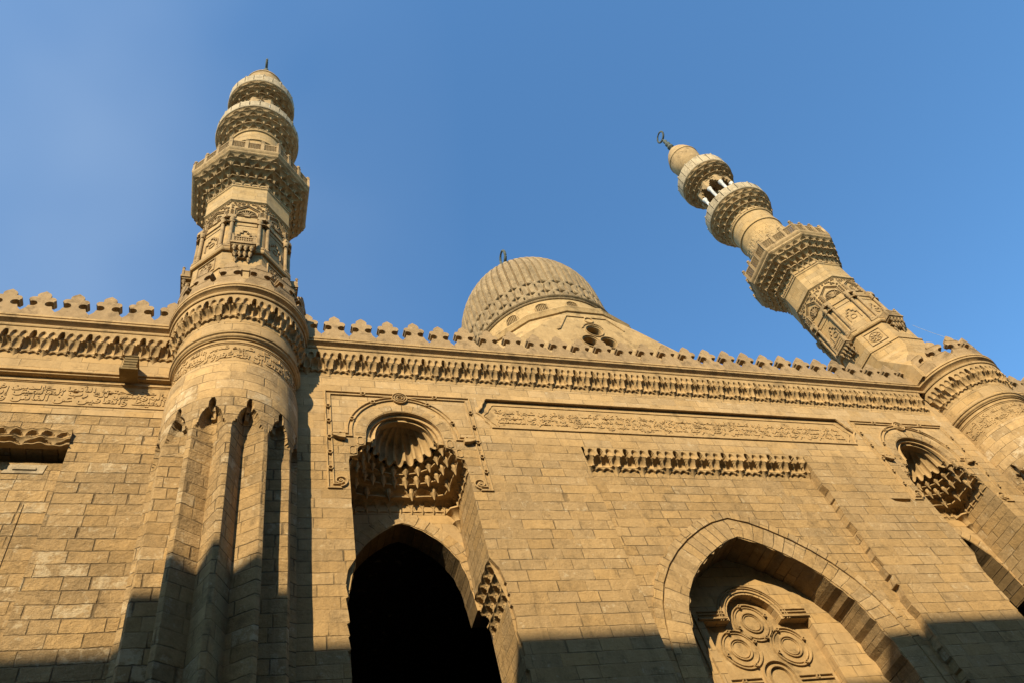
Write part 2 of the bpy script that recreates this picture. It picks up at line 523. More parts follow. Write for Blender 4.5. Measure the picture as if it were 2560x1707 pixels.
def lettering(mb, lines, x0, x1, z0, z1, f3, depth=0.03, offset=0.012):
    """lines: list of (text, lo, hi) fractions of the band height; squeezed to fill the band like stacked script"""
    for t, lo, hi in lines:
        V, F = text_mesh(t, depth, 2, offset)
        a, b = V[:, 0].min(), V[:, 0].max()
        c, d = V[:, 1].min(), V[:, 1].max()
        X = x0+(V[:, 0]-a)/(b-a)*(x1-x0)
        Z = z0+(lo+(V[:, 1]-c)/(d-c)*(hi-lo))*(z1-z0)
        O = V[:, 2]
        mb.add([f3(x, o, z) for x, o, z in zip(X, O, Z)], F)

# ------------------------------------------------------------------ muqarnas
def bay_offset(s, t, za=0.21, zb=0.55, zc=0.87, om=1.0):
    """stand-out (0..1 of full projection) of one stalactite bay: s in [-.5,.5], t in [0,1] from hanging tip to top"""
    a = np.abs(s)
    out = np.zeros_like(s+t)
    # A: hanging tip flaring up to a four-cornered lip
    ta = np.clip(t/za, 0, 1)
    hw = 0.03+0.20*ta**1.8
    fa = (0.06+0.42*ta**1.7)*(0.75+0.25*np.cos(np.clip(s/hw, -1, 1)*PI))
    A = np.where(a < hw, fa, 0.0)
    nich = 0.20*np.exp(-((t-za)/(0.05))**2)
    lobA = np.abs(np.sin((a-0.22)/0.28*PI))
    A = np.where((a >= hw), 0.27*ss((t-za*(0.84-0.28*(1-lobA)))/0.022), A)
    # B: bracket with a small hollow, and between brackets a deep double-lobed hollow
    tb = np.clip((t-za)/(zb-za), 0, 1)
    bw = 0.17+0.05*tb**2
    bowl = np.clip(1-(s/0.13)**2-((tb-0.38)/0.52)**2, 0, None)
    fb = 0.52+0.42*tb**1.4-0.26*np.sqrt(bowl)
    lob = np.abs(np.sin((a-0.22)/0.28*PI*1.0))       # one lobe on each side of the slot
    fn = 0.30+0.62*np.clip(tb-0.10*lob, 0, 1)**3.0-0.24*np.sqrt(lob)*np.sin(np.clip(tb*1.15, 0, 1)*PI)**0.7
    B = np.where(a < bw, fb, fn)
    # C: row of shallow arched cells and a dark pointed slot on the bay edges
    tc = np.clip((t-zb)/(zc-zb), 0, 1)
    cell = np.abs(((s+0.5)*1.0)-0.5)
    c1 = np.clip(1-((a-0.165)/0.13)**2, 0, 1)
    hh = 0.25+0.62*np.sqrt(c1)
    fc = 1.0-0.36*np.sqrt(c1)*(1-0.35*tc)*ss((hh-tc)/0.10)
    slotw = 0.115*np.sqrt(np.clip(1-(tc/0.97)**3, 0, 1))
    d = 0.5-a
    sl = 0.35+0.25*np.exp(-(d/0.022)**2)*np.clip(1.2-tc*2, 0, 1)
    fc = np.where(d < slotw, sl, fc)
    C = fc
    out = np.where(t < za, A, np.where(t < zb, B, np.where(t < zc, C, 1.0)))
    # lips
    lip = 0.07*np.exp(-((t-za-0.012)/0.014)**2)*(a < bw+0.05) + 0.07*np.exp(-((t-zb-0.012)/0.014)**2)*(d > 0.11)
    return out+lip
def bay_mesh(period, height, proj, f3, name, mat, ns=49, s0=-0.5, s1=0.5, **kw):
    za, zb, zc = kw.get('za', 0.21), kw.get('zb', 0.55), kw.get('zc', 0.87)
    e = 0.004
    ts = sorted(set(list(np.linspace(0, za*0.5, 4))+list(np.linspace(za*0.5, za-e, 16))+list(np.linspace(za, zb-e, 16))+list(np.linspace(zb, zc-e, 20))+[zc, 1.0]))
    S, T = np.meshgrid(np.linspace(s0, s1, ns), np.array(ts))
    O = bay_offset(S, T, za, zb, zc)*proj
    P = np.array([[f3(S[j, i]*period, O[j, i], T[j, i]*height) for i in range(ns)] for j in range(len(ts))])
    mb = MB()
    mb.grid(P, np.stack([S*period, T*height], -1))
    return mb
def cell_rows(e, n_up, lo, hi, D, rimh):
    """profile of one row of hollow cells: list of (offset array, height 0..1). lo/hi offsets at foot and head of the row"""
    ev = 1-e**2
    seq = [(lo+0.32*(hi-lo)*ev-0.15*(hi-lo), -0.03), (lo+0.32*(hi-lo)*ev, 0.0), (lo+0.32*(hi-lo)*ev, 0.11), (lo+0.0*(hi-lo)*ev, 0.12)]
    harch = 0.14+0.66*np.sqrt(np.clip(1-(e/0.86)**2, 0, 1))
    for t in list(np.linspace(0.14, 0.92, n_up))+[0.97, 1.0]:
        rib = lo+(hi-lo)*(0.12*t+0.88*t**4.0)
        q = np.clip(1-(e/0.80)**2-((t-0.12)/0.66)**2, 0, 1)
        rim = rimh*np.exp(-((t-harch)/0.06)**2)*(e < 0.9)
        out = np.where(t > harch, 1.0, 0.0)*(0.25*(hi-lo)*(1-e))*min(1, max(0, (t-0.6)/0.4))
        seq.append((rib-D*np.sqrt(q)-D*0.35*(t < harch)*(e < 0.82)+rim+out, t))
    seq.append((hi+0*e, 1.06))
    return seq
def corbel_rows(n, tiers, th0, th1, rho, c, per=12, closed=False, rib=0.10):
    """tiers: list of (z0,z1,r0,r1). rho(th): outline factor. returns MB with concave cells, staggered row by row"""
    mb = MB()
    for k, (z0, z1, ra, rb) in enumerate(tiers):
        cnt = int(n*per)
        th = np.linspace(th0, th1, cnt+1)
        ph = np.linspace(0, n, cnt+1)+0.5*(k % 2)
        f = ph-np.floor(ph)
        e = np.abs(2*f-1)                     # 1 at rib, 0 at centre
        rows = []
        d_ = rb-ra
        hz_ = z1-z0
        seq = [(o_, t_*hz_) for o_, t_ in cell_rows(e, 11, ra, rb, 0.62*d_, 0.16*d_)]
        seq.append((rb-0.3*d_+0*th, hz_*1.06))
        rho_ = rho(th)
        for rr, z in seq:
            rows.append(np.stack([c[0]+rr*rho_*np.sin(th), c[1]-rr*rho_*np.cos(th), np.full_like(th, c[2]+z0+z)], -1))
        mb.grid(np.array(rows), None)
        # small hanging drops under each rib
        for i in range(n+1):
            a = th0+(th1-th0)*(i+(0.0 if k % 2 == 0 else 0.5))/n
            if a > th1+1e-6: continue
            rr = (ra+0.35*(rb-ra))
            ro = float(rho(np.array([a]))[0])
            x, y = c[0]+rr*ro*math.sin(a), c[1]-rr*ro*math.cos(a)
            s_ = (rb-ra)*0.20+0.015
            mb.lathe([(0.005, -0.13), (s_*0.35, -0.02), (s_*0.9, 0.12)], (x, y, c[2]+z0+0.04), 6)
    return mb
def oct_rho(th):
    t = (th+PI/8) % (PI/4)-PI/8
    return 1/np.cos(t)
one = lambda th: np.ones_like(th)

# ------------------------------------------------------------------ cornice profile shared by walls and towers
CORN = [(0.27,26.86),(0.33,26.86),(0.35,26.89),(0.35,26.97),(0.25,26.98),(0.23,27.04),(0.27,27.13),(0.37,27.2),(0.41,27.23),(0.42,27.31),(0.37,27.32),(0.37,27.35),(0.43,27.36),(0.43,27.46),(0.30,27.47),(-0.35,27.47)]
def cornice_straight(x0, x1):
    mb = MB()
    P = np.array([[(x, -o, z) for x in (x0, x1)] for o, z in CORN])
    L = np.cumsum([0]+[math.hypot(CORN[i+1][0]-CORN[i][0], CORN[i+1][1]-CORN[i][1]) for i in range(len(CORN)-1)])
    UV = np.array([[(x, l) for x in (x0, x1)] for l in L])
    mb.grid(P, UV)
    return mb
def merlon_outline():
    h = [(0.545,0.0),(0.545,0.36),(0.50,0.42),(0.44,0.50),(0.405,0.58),(0.39,0.66)]
    notch = [(0.27+0.155*math.cos(R(a)), 0.86+0.165*math.sin(R(a))) for a in np.linspace(-55, -310, 12)]
    lobe = [(0.385,1.05),(0.43,1.10),(0.425,1.20),(0.37,1.275),(0.29,1.30),(0.21,1.30),(0.225,1.38),(0.22,1.46),(0.17,1.55),(0.10,1.61),(0.0,1.70)]
    rgt = h+notch+lobe
    lft = [(-x, z) for x, z in rgt[:-1]][::-1]
    return rgt+lft
MER = merlon_outline()
def merlon_mesh(flat=True, rad=2.4, half=None):
    mb = MB()
    if flat:
        mb.prism(MER, -0.34, -0.02)
    else:
        t = MB(); t.prism(MER, 0.0, 0.3)
        # subdivide not needed: bend each vertex round the tower
        mb.add([((rad-y)*math.sin(x/rad), -(rad-y)*math.cos(x/rad), z) for x, y, z in t.v], t.f, None)
    return mb
PERIOD = 0.8165
BAYZ, BAYH = 25.55, 1.32

# ================================================================== ground
g = MB()
g.box(-1500, 1500, -1500, 1500, -0.6, 0.0)
go = g.build('ground', M_GROUND); go['kind'] = 'structure'

# ================================================================== main facade
FC = thing('mosque_facade', 'long stone mosque front with two stalactite niches and a carved panel between the round towers', 'facade', (17, 0, 0))
def loc0(o): o.location = (-17, 0, 0); return o
NX = (5.29, 28.79)
def niche_outline():
    half = [(2.35, 0.0), (2.35, 16.0), (2.26, 16.5), (2.02, 16.92), (2.02, 21.0), (1.98, 21.22), (1.72, 21.30), (1.70, 21.62), (1.62, 21.74), (1.42, 21.82), (1.39, 22.1)]
    arch_ = arc(0, 22.3, 1.37, 0, 180, 25)
    return half+arch_+[(-x, z) for x, z in half][::-1]
NO = niche_outline()
RX0, RX1, RZ = 11.97, 22.01, 22.13
def panel_outline(x0, x1, z0, z1, ins=0.0):
    """cartouche with cusped ends"""
    h = z1-z0; zm = (z0+z1)/2
    L = [(x0+0.10, z1), (x0+0.02, z1-0.05*h), (x0-0.02, z1-0.13*h), (x0-0.12, z1-0.22*h), (x0-0.17, z1-0.33*h), (x0-0.30, z1-0.42*h), (x0-0.40, z1-0.52*h),
         (x0-0.26, z1-0.60*h), (x0-0.17, z1-0.70*h), (x0-0.13, z1-0.80*h), (x0+0.0, z1-0.90*h), (x0+0.06, z0)]
    Rr = [(x0+x1-a, b) for a, b in L]
    return L[::-1]+Rr if False else L+Rr[::-1]
def edge(x, z0, z1, amt, seed):
    rg_ = random.Random(seed); out = []; z = z0
    while z < z1:
        out.append((x+rg_.uniform(-amt, amt)*(1 if z < 20.6 else .3), z)); out.append((x+rg_.uniform(-amt, amt)*(1 if z < 20.6 else .3), min(z1, z+0.36)))
        z += 0.41
    out[0] = (x, z0); out[-1] = (x, z1)
    return out
EL = edge(RX0, 0, RZ, 0.008, 4); ER = edge(RX1, 0, RZ, 0.075, 8)
lowL = [(-x, z) for x, z in edge(2.35, 0, 16.0, 0.06, 12)]; lowR = edge(2.35, 0, 16.0, 0.05, 13)
NO = lowR+[p for p in NO if p[1] > 16.0]+lowL[::-1]
PO = panel_outline(8.60, 25.48, 23.0, 24.70)
wall = MB()
holes = [[(cx+x, z) for x, z in NO] for cx in NX]
def ccw(p):
    a = sum(p[i-1][0]*p[i][1]-p[i][0]*p[i-1][1] for i in range(len(p)))
    return p if a > 0 else p[::-1]
# openings that reach the ground are cut into the outline itself
SLOT = [(24.86, 19.76), (25.90, 19.76), (25.88, 19.58), (25.3, 19.56), (24.98, 19.62)]
outer = [(-0.5, 0), *[(NX[0]+x, z) for x, z in NO[::-1]], *EL, *ER[::-1], *[(NX[1]+x, z) for x, z in NO[::-1]], (34.6, 0), (34.6, 27.3), (-0.5, 27.3)]
ZS = 20.4
wall.poly(outer, [PO[::-1], SLOT], lambda a, b: (a, 0.0, b))
wall.strip(ccw(SLOT), 0, 0.35, close=True)
wall.poly(ccw(SLOT), [], lambda a, b: (a, 0.35, b))
for cx in NX:
    wall.strip([(cx+x, z) for x, z in NO], 0.0, 0.14, flip=True)
wall.strip(EL, 0, 0.33, flip=True)
wall.strip(ER[::-1], 0, 0.33, flip=True)
wall.strip(ccw(PO), 0, 0.09, close=True, flip=False)
# back of the wall and its top, so that it is a solid block from behind
wall.box(-0.5, 34.6, 2.9, 3.2, 20.9, 27.3)
loc0(wall.build('wall', M_MAIN, FC))
# recessed bay
ARC = [(3.70, 0.0), (3.70, 12.6), (3.62, 13.6), (3.50, 14.3), (3.32, 14.95), (3.02, 15.6), (2.6, 16.2), (2.1, 16.72), (1.55, 17.17), (0.95, 17.56), (0.4, 17.84), (0.0, 17.98)]
ACX = 16.86
def jag(pts, amt, n=4, seed=1):
    rg = random.Random(seed); out = []
    for i in range(len(pts)-1):
        a, b = pts[i], pts[i+1]
        L = math.hypot(b[0]-a[0], b[1]-a[1]); k = max(1, int(L/0.22)) if L < 3 else max(1, int(L/0.5))
        for j in range(k):
            t = j/k
            d = rg.uniform(-amt, amt)
            nx, nz = -(b[1]-a[1])/L, (b[0]-a[0])/L
            out.append((a[0]+(b[0]-a[0])*t+nx*d, a[1]+(b[1]-a[1])*t+nz*d))
    out.append(pts[-1]); return out
ARCF = [(ACX+x, z) for x, z in ARC]+[(ACX-x, z) for x, z in ARC[::-1][1:]]
ARCJ = jag(ARCF, 0.055, seed=5)
ARCJ[0] = (ARCJ[0][0], 0.0); ARCJ[-1] = (ARCJ[-1][0], 0.0)
rb = MB()
rb.poly([(RX0-.2, 0), *ARCJ[::-1], (RX1+.2, 0), (RX1+.2, 21.9), (RX0-.2, 21.9)], [], lambda a, b: (a, 0.33, b))
rec = loc0(rb.build('recessed_bay', M_MAIN, FC))
sf = MB()
L = 0; 
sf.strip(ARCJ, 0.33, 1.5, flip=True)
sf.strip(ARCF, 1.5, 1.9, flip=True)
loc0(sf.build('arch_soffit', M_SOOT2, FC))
def offset_curve(pts, d):
    out = []
    n = len(pts)
    for i in range(n):
        a, b = Vector(pts[max(i-1, 0)]), Vector(pts[min(i+1, n-1)])
        t = (b-a).normalized(); nn = Vector((t.y, -t.x))
        if i == n//2: nn = Vector((0, 1))
        out.append((pts[i][0]+nn.x*d, pts[i][1]+nn.y*d))
    return out
def band(mb, inner, outer_, y0, y1):
    """ring between two curves, face at y0, sides back to y1, uv along the arc"""
    n = len(inner); L = [0]
    for i in range(1, n): L.append(L[-1]+math.hypot(inner[i][0]-inner[i-1][0], inner[i][1]-inner[i-1][1]))
    P = np.array([[(inner[i][0], y0, inner[i][1]) for i in range(n)], [(outer_[i][0], y0, outer_[i][1]) for i in range(n)]])
    UV = np.array([[(0.6, L[i]) for i in range(n)], [(1.4, L[i]) for i in range(n)]])
    mb.grid(P, UV, flip=True)
    mb.strip(outer_, y0, y1, flip=False)
    mb.strip(inner, y0, y1, flip=True)
def smooth_pts(pts, k=3):
    # densify with Catmull-Rom
    out = []
    n = len(pts)
    for i in range(n-1):
        p0, p1, p2, p3 = (Vector(pts[max(i-1, 0)]), Vector(pts[i]), Vector(pts[i+1]), Vector(pts[min(i+2, n-1)]))
        for j in range(k):
            t = j/k
            q = 0.5*((2*p1)+(p2-p0)*t+(2*p0-5*p1+4*p2-p3)*t*t+(3*p1-p0-3*p2+p3)*t**3)
            out.append((q.x, q.y))
    out.append(tuple(pts[-1])); return out
half = [p for p in ARC if p[1] >= 12.6]
AR1 = [(ACX+x, z) for x, z in [(3.70, 9.0)]+half]
AR1 = AR1+[(2*ACX-x, z) for x, z in AR1[::-1][1:]]
vr_ = MB()
band(vr_, offset_curve(AR1, 0.03), offset_curve(AR1, 0.84), 0.295, 0.33)
band(vr_, offset_curve(AR1, 0.90), offset_curve(AR1, 1.20), 0.27, 0.33)
loc0(vr_.build('arch_ring', M_VOUS, FC))
# tympanum inside the big arch
TC = 16.80
tin = [(14.75, 0.0), (14.75, 15.42), (TC-1.03, 15.42)]+arc(TC, 15.42, 1.03, 180, 0, 17)[1:]+[(18.95, 15.42), (18.95, 0.0)]
ty = MB()
ty.poly([(12.9, 0), *tin, (20.9, 0), (20.9, 18.3), (12.9, 18.3)], [], lambda a, b: (a, 1.5, b))
ty.strip(tin, 1.5, 1.82, flip=True)
tym = loc0(ty.build('tympanum', M_SMOOTH, FC))
ty2 = MB()
ty2.poly([(14.5, 0), (19.2, 0), (19.2, 16.8), (14.5, 16.8)], [], lambda a, b: (a, 1.8, b))
loc0(ty2.build('tympanum_panel', M_TYMP, FC))
tr = MB()
for k in (0.10, 0.24, 0.33):
    tr.ridge(arc(TC, 15.42, 1.03+k, 180, 0, 25), 0.05, 0.045, 1.5)
for sx in (-1, 1):
    tr.ridge([(TC+sx*1.15, 15.66), (TC+sx*2.15, 15.66)], 0.05, 0.05, 1.5)
    tr.ridge([(TC+sx*1.15, 15.78), (TC+sx*2.15, 15.78)], 0.05, 0.05, 1.5)
    tr.ridge([(TC+sx*1.1, 15.50), (TC+sx*2.2, 15.50)], 0.10, 0.07, 1.5)
tr.ridge([(14.2, 0), (14.2, 16.0)], 0.06, 0.05, 1.5)
tr.ridge([(14.45, 0), (14.45, 15.7)], 0.06, 0.05, 1.5)
loc0(tr.build('tympanum_moulding', M_TYMP, FC))
def ring_at(mb, x, z, r, wd, hh, y, n=40, a0=0, a1=360):
    mb.ridge(arc(x, z, r, a0, a1, n)[:-1] if a1-a0 == 360 else arc(x, z, r, a0, a1, n), wd, hh, y, close=(a1-a0 == 360))
RC = [(16.80, 15.50), (15.86, 14.52), (17.82, 14.54)]
for k, (x, z) in enumerate(RC):
    q = MB()
    ring_at(q, x, z, 0.71, 0.08, 0.06, 1.8)
    ring_at(q, x, z, 0.60, 0.05, 0.04, 1.8)
    qi = MB()
    ring_at(qi, x, z, 0.38, 0.07, 0.055, 1.8)
    ring_at(qi, x, z, 0.30, 0.035, 0.035, 1.8)
    for a in (20, 110, 200, 290):
        ring_at(q, x+0.66*math.cos(R(a)), z+0.66*math.sin(R(a)), 0.05, 0.04, 0.12, 1.8, 10)
    qo = loc0(q.build('roundel', M_TYMP, FC))
    qi.build('inner_ring', M_TYMP, qo)
q = MB()
wp = [(16.22, 0), (16.22, 13.45)]+arc(16.80, 13.45, 0.58, 180, 0, 20)+[(17.38, 13.45), (17.38, 0)]
q.ridge(wp, 0.06, 0.09, 1.8)
wp = [(16.42, 0), (16.42, 13.45)]+arc(16.80, 13.45, 0.38, 180, 0, 20)+[(17.18, 13.45), (17.18, 0)]
q.ridge(wp, 0.06, 0.09, 1.8)
for sx in (-1, 1):
    q.ridge([(16.8+sx*0.72, 13.33), (16.8+sx*2.0, 13.33)], 0.05, 0.06, 1.8)
    q.ridge([(16.8+sx*0.72, 13.47), (16.8+sx*2.0, 13.47)], 0.05, 0.06, 1.8)
    ring_at(q, 16.8+sx*1.4, 13.4, 0.06, 0.04, 0.08, 1.8, 10)
loc0(q.build('blind_window_frame', M_TYMP, FC))
# stalactite band over the recessed bay
BP = 1.086
sb = bay_mesh(BP, 1.17, 0.345, lambda s, o, z: (s, 0.335-o, 20.96+z), 'stalactite_bracket', M_CARVE, ns=61, za=0.30, zb=0.64, zc=0.985)
sb0 = sb.build('stalactite_bracket', M_CARVE, FC, smooth=True)
xs = [13.22+k*BP for k in range(0, 8)]
sb0.location = (xs[0]-17, 0, 0)
for x in xs[1:]:
    put(sb0, FC, (x-17, 0, 0))
for s0, s1, x in ((-0.07, 0.5, 13.22-BP), (-0.5, 0.25, 13.22+8*BP)):
    e = bay_mesh(BP, 1.17, 0.345, lambda s, o, z: (s, 0.335-o, 20.96+z), '', M_CARVE, ns=25, s0=s0, s1=s1, za=0.30, zb=0.64, zc=0.985)
    e.build('stalactite_bracket', M_CARVE, FC, smooth=True, loc=(x-17, 0, 0))
# inscription panel
ip = MB()
ip.poly([(8.0, 22.9), (26.1, 22.9), (26.1, 24.8), (8.0, 24.8)], [], lambda a, b: (a, 0.085, b))
pan = loc0(ip.build('inscription_panel', M_TEXT, FC))
fr = MB()
PF = ccw(PO)
fr.ridge(PF, 0.09, 0.05, 0.0, close=True)
PI2 = ccw(panel_outline(8.86, 25.22, 23.14, 24.42))
fr.ridge([p for p in PI2], 0.03, 0.03, 0.085, close=True)
o = fr.build('panel_frame', M_CARVE, pan); 
tx = MB()
T1 = 'بسم الله الرحمن الرحيم الحمد لله رب العالمين الرحمن الرحيم مالك يوم الدين إياك نعبد وإياك نستعين اهدنا الصراط المستقيم'
T2 = 'إنما يعمر مساجد الله من امن بالله واليوم الاخر واقام الصلاة واتى الزكاة ولم يخش إلا الله فعسى أولئك أن يكونوا من المهتدين'
f3p = lambda x, o, z: (x, 0.083-abs(o) if False else 0.085-o-0.01, z)
lettering(tx, [(T1, 0.0, 0.52), (T2, 0.28, 0.78), ('الله نور السماوات والأرض مثل نوره كمشكاة فيها مصباح المصباح في زجاجة الزجاجة كأنها كوكب دري يوقد من شجرة مباركة', 0.56, 1.0)], 8.95, 25.15, 23.2, 24.28, f3p, depth=0.016, offset=0.008)
tx.build('lettering', M_TEXT, pan)

# niches (mesh once, copied)
NC = [0]
def make_niche():
    AH = [(2.02, 16.5), (1.99, 16.86), (1.96, 17.3), (1.90, 17.9), (1.75, 18.45), (1.48, 18.94), (1.13, 19.37), (0.65, 19.78), (0.25, 20.0), (0.0, 20.08)]
    AF = [(x, z) for x, z in AH]+[(-x, z) for x, z in AH[::-1][1:]]
    AF2 = jag(AF, 0.02, seed=9); AF2[0] = (2.02, 16.5); AF2[-1] = (-2.02, 16.5)
    a = MB()
    a.poly([(-2.8, 16.5), *AF2[::-1], (2.8, 16.5), (2.8, 21.0), (-2.8, 21.0)], [], lambda x, z: (x, 2.0, z))
    rt = a.build('portal_niche', M_SMOOTH, None)
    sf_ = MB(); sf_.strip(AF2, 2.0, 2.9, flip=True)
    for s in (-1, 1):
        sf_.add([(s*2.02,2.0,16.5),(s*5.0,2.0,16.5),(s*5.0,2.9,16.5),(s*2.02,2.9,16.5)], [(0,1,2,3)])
    sf_.build('arch_soffit', M_SOFFIT_SHADE, rt)
    for s in (-1, 1):
        n = MB()
        xx = s*2.02
        n.add([(xx,0.135,16.86),(xx,2.0,16.86),(xx,2.0,22.2),(xx,0.135,22.2)], [(0,1,2,3) if s < 0 else (3,2,1,0)], [(0,16.9),(2,16.9),(2,22.2),(0,22.2)])
        n.add([(s*2.02,0.135,16.86),(s*2.02,2.0,16.86),(s*2.14,2.0,16.82),(s*2.14,0.135,16.82)], [(0,1,2,3)])
        n.build('jamb', M_MAIN, rt)
        n = MB()
        xx = s*2.35
        n.add([(s*2.30,0.137,0),(s*2.62,0.137,0),(s*2.62,0.137,15.4),(s*2.30,0.137,15.4)], [(0,1,2,3) if s > 0 else (3,2,1,0)])
        xx = s*2.30
        n.add([(xx,0.135,0),(xx,2.02,0),(xx,2.02,15.4),(xx,0.135,15.4)], [(0,1,2,3) if s < 0 else (3,2,1,0)], [(0,0),(2.6,0),(2.6,15.4),(0,15.4)])
        n.build('lower_jamb', M_MAIN, rt)
    v = MB()
    A1 = [(x, z) for x, z in AF if z >= 17]
    band(v, offset_curve(A1, 0.03), offset_curve(A1, 0.48), 1.975, 2.0)
    v.build('arch_ring', M_VOUS, rt)
    # room behind, its deep shade painted into the surfaces
    d = MB()
    x0, x1, y0, y1, z0, z1 = -5.0, 5.0, 2.06, 16.0, 0.02, 20.8
    d.poly([(x0, 16.52), *[(x*1.001, max(z, 16.52)) for x, z in AF[::-1]], (x1, 16.52), (x1, z1), (x0, z1)], [], lambda x, z: (x, 2.9, z))
    d.add([(s*2.31,2.06,0) for s in (-1,)]+[(-5.0,2.06,0),(-5.0,2.06,16.5),(-2.31,2.06,16.5)], [(0,1,2,3)])
    d.add([(2.31,2.06,0),(5.0,2.06,0),(5.0,2.06,16.5),(2.31,2.06,16.5)], [(0,1,2,3)])
    d.add([(x0,y0,z0),(x1,y0,z0),(x1,y1,z0),(x0,y1,z0),(x0,y0,z1),(x1,y0,z1),(x1,y1,z1),(x0,y1,z1)], [(0,1,2,3),(4,7,6,5),(1,5,6,2),(2,6,7,3),(3,7,4,0)])
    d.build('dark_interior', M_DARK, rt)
    # corbel cells on both jambs
    for s in (-1, 1):
        c = MB()
        tiers = [(15.3, 15.85, 2.35, 2.27, 0.0), (15.85, 16.4, 2.27, 2.14, 0.5), (16.4, 16.9, 2.14, 2.02, 0.0)]
        c.add([(s*2.34,0.137,15.3),(s*2.62,0.137,15.3),(s*2.62,0.137,16.95),(s*2.02,0.137,16.95)], [(0,1,2,3) if s > 0 else (3,2,1,0)])
        for z0_, z1_, xa, xb, ph in tiers:
            yy = np.linspace(0.14, 2.04, 81)
            f = ((yy-0.14)/0.475+ph) % 1.0
            e = np.abs(2*f-1)
            rows = [np.stack([s*(xa-0.0)-s*o_, yy, np.full_like(yy, z0_+(z1_-z0_)*t_)], -1) for o_, t_ in cell_rows(e, 11, 0.0, xa-xb+0.02, 0.10, 0.035)]
            c.grid(np.array(rows), None, flip=(s > 0))
        c.build('jamb_corbel', M_CARVE, rt, smooth=True)
    # stalactite hood
    def rect(u):
        s_ = u*8.04
        x = np.where(s_ < 2.0, -2.02, np.where(s_ < 6.04, -2.02+(s_-2.0), 2.02))
        y = np.where(s_ < 2.0, s_, np.where(s_ < 6.04, 2.0, 2.0-(s_-6.04)))
        return np.stack([x, y], -1)
    def semi(u):
        return np.stack([-1.26*np.cos(PI*u), 0.10+1.26*np.sin(PI*u)], -1)
    h = MB()
    tiers = [(20.62, 21.10, 0.00, 0.18, 20, 0.0), (21.10, 21.52, 0.34, 0.52, 8, 0.5), (21.52, 21.90, 0.62, 0.78, 13, 0.0), (21.90, 22.26, 0.84, 0.98, 10, 0.5)]
    for z0_, z1_, w0, w1, n_, ph in tiers:
        cnt = n_*18
        u = np.linspace(0, 1, cnt+1)
        f = (u*n_+ph) % 1.0
        e = np.abs(2*f-1)
        A, B_ = rect(u), semi(u)
        rows = []
        seq = [(o_, z0_+t_*(z1_-z0_)) for o_, t_ in cell_rows(e, 12, w0, w1, 0.13 if n_ < 20 else 0.08, 0.05)]
        seq[0] = (seq[0][0]-0.2, seq[0][1])
        for wq, z in seq:
            P2 = A*(1-wq[:, None])+B_*wq[:, None]
            rows.append(np.concatenate([P2, np.full((len(u), 1), z)], -1))
        h.grid(np.array(rows), None, flip=True)
        for i in range(n_+1):
            uu = np.array([min(1, max(0, (i-ph)/n_))])
            P2 = (rect(uu)*(1-w0-0.30*(w1-w0))+semi(uu)*(w0+0.30*(w1-w0)))[0]
            if 0.02 < uu[0] < 0.98:
                h.lathe([(0.005, -0.13), (0.03, -0.04), (0.05, 0.06)] if n_ == 20 else [(0.01, -0.22), (0.035, -0.14), (0.05, -0.06), (0.11, 0.04), (0.13, 0.08), (0.08, 0.10), (0.10, 0.30)], (P2[0], P2[1], z0_+0.02), 8)
    # corner pendentives
    for s in (-1, 1):
        h.lathe([(0.015, 19.68), (0.05, 19.85), (0.13, 20.0), (0.22, 20.08), (0.22, 20.12), (0.13, 20.14), (0.15, 20.3), (0.24, 20.44), (0.40, 20.54), (0.40, 20.60), (0.34, 20.64)], (s*2.0, 1.98, 0), 8, 0, 2*PI)
    h.build('stalactite_hood', M_CARVE, rt, smooth=True)
    # fluted conch
    k = MB()
    nf = 9
    th = np.linspace(0, PI, nf*18+1)
    rows = []
    p_ = (th/PI*nf) % 1.0
    wide = (p_ > 0.14) & (p_ < 0.86)
    lobe = np.where(wide, np.sin(np.clip((p_-0.14)/0.72, 0, 1)*PI)**0.6, 0)
    for i_, ph in enumerate(list(np.linspace(0, 1.48, 20))):
        rr = (1.04+0.14*lobe)*math.cos(ph)**0.80
        rr = rr+(0.03 if False else 0)
        zz = 22.24+1.24*math.sin(ph)-(0.13*lobe if i_ == 0 else 0)+(0.0 if i_ else 0.05*(1-lobe))
        rows.append(np.stack([-rr*np.cos(th), 0.12+rr*np.sin(th)*0.98, zz+0*th], -1))
    r0 = (1.12+0.14*lobe)
    rows.insert(0, np.stack([-r0*np.cos(th), 0.12+r0*np.sin(th), 22.24-0.10*lobe+0*th], -1))
    k.grid(np.array(rows), None, flip=True)
    k.build('shell_hood', M_CARVE, rt, smooth=False)
    # stepped rims of the round arch
    r_ = MB()
    inn = arc(0, 22.3, 1.24, 0, 180, 25); out_ = arc(0, 22.3, 1.375, 0, 180, 25)
    band(r_, inn, out_, 0.14, 0.5)
    inn = arc(0, 22.3, 1.10, 0, 180, 25); out_ = arc(0, 22.3, 1.26, 0, 180, 25)
    band(r_, inn, out_, 0.24, 0.5)
    for s in (-1, 1):
        r_.box(min(s*1.2, s*1.40), max(s*1.2, s*1.40), 0.10, 0.4, 22.08, 22.3)
    r_.build('arch_rim', M_CARVE, rt)
    vs = MB()
    band(vs, arc(0, 22.3, 1.40, 0, 180, 33), arc(0, 22.3, 1.74, 0, 180, 33), -0.012, 0.0)
    vs.build('round_arch_voussoirs', M_VOUS, rt)
    # little shield cells beside the steps
    for s in (-1, 1):
        for x, z in ((1.86, 21.40), (1.58, 21.88)):
            sc = MB()
            sc.ridge([(s*x-0.10, z-0.02), (s*x-0.10, z+0.22), *arc(s*x, z+0.22, 0.10, 150, 30, 6), (s*x+0.10, z+0.22), (s*x+0.10, z-0.02), (s*x, z-0.07), (s*x-0.10, z-0.02)], 0.035, 0.03, 0.0)
            sc.build('shield_cell', M_CARVE, rt)
    # frame: double roll moulding with knots
    fm = MB()
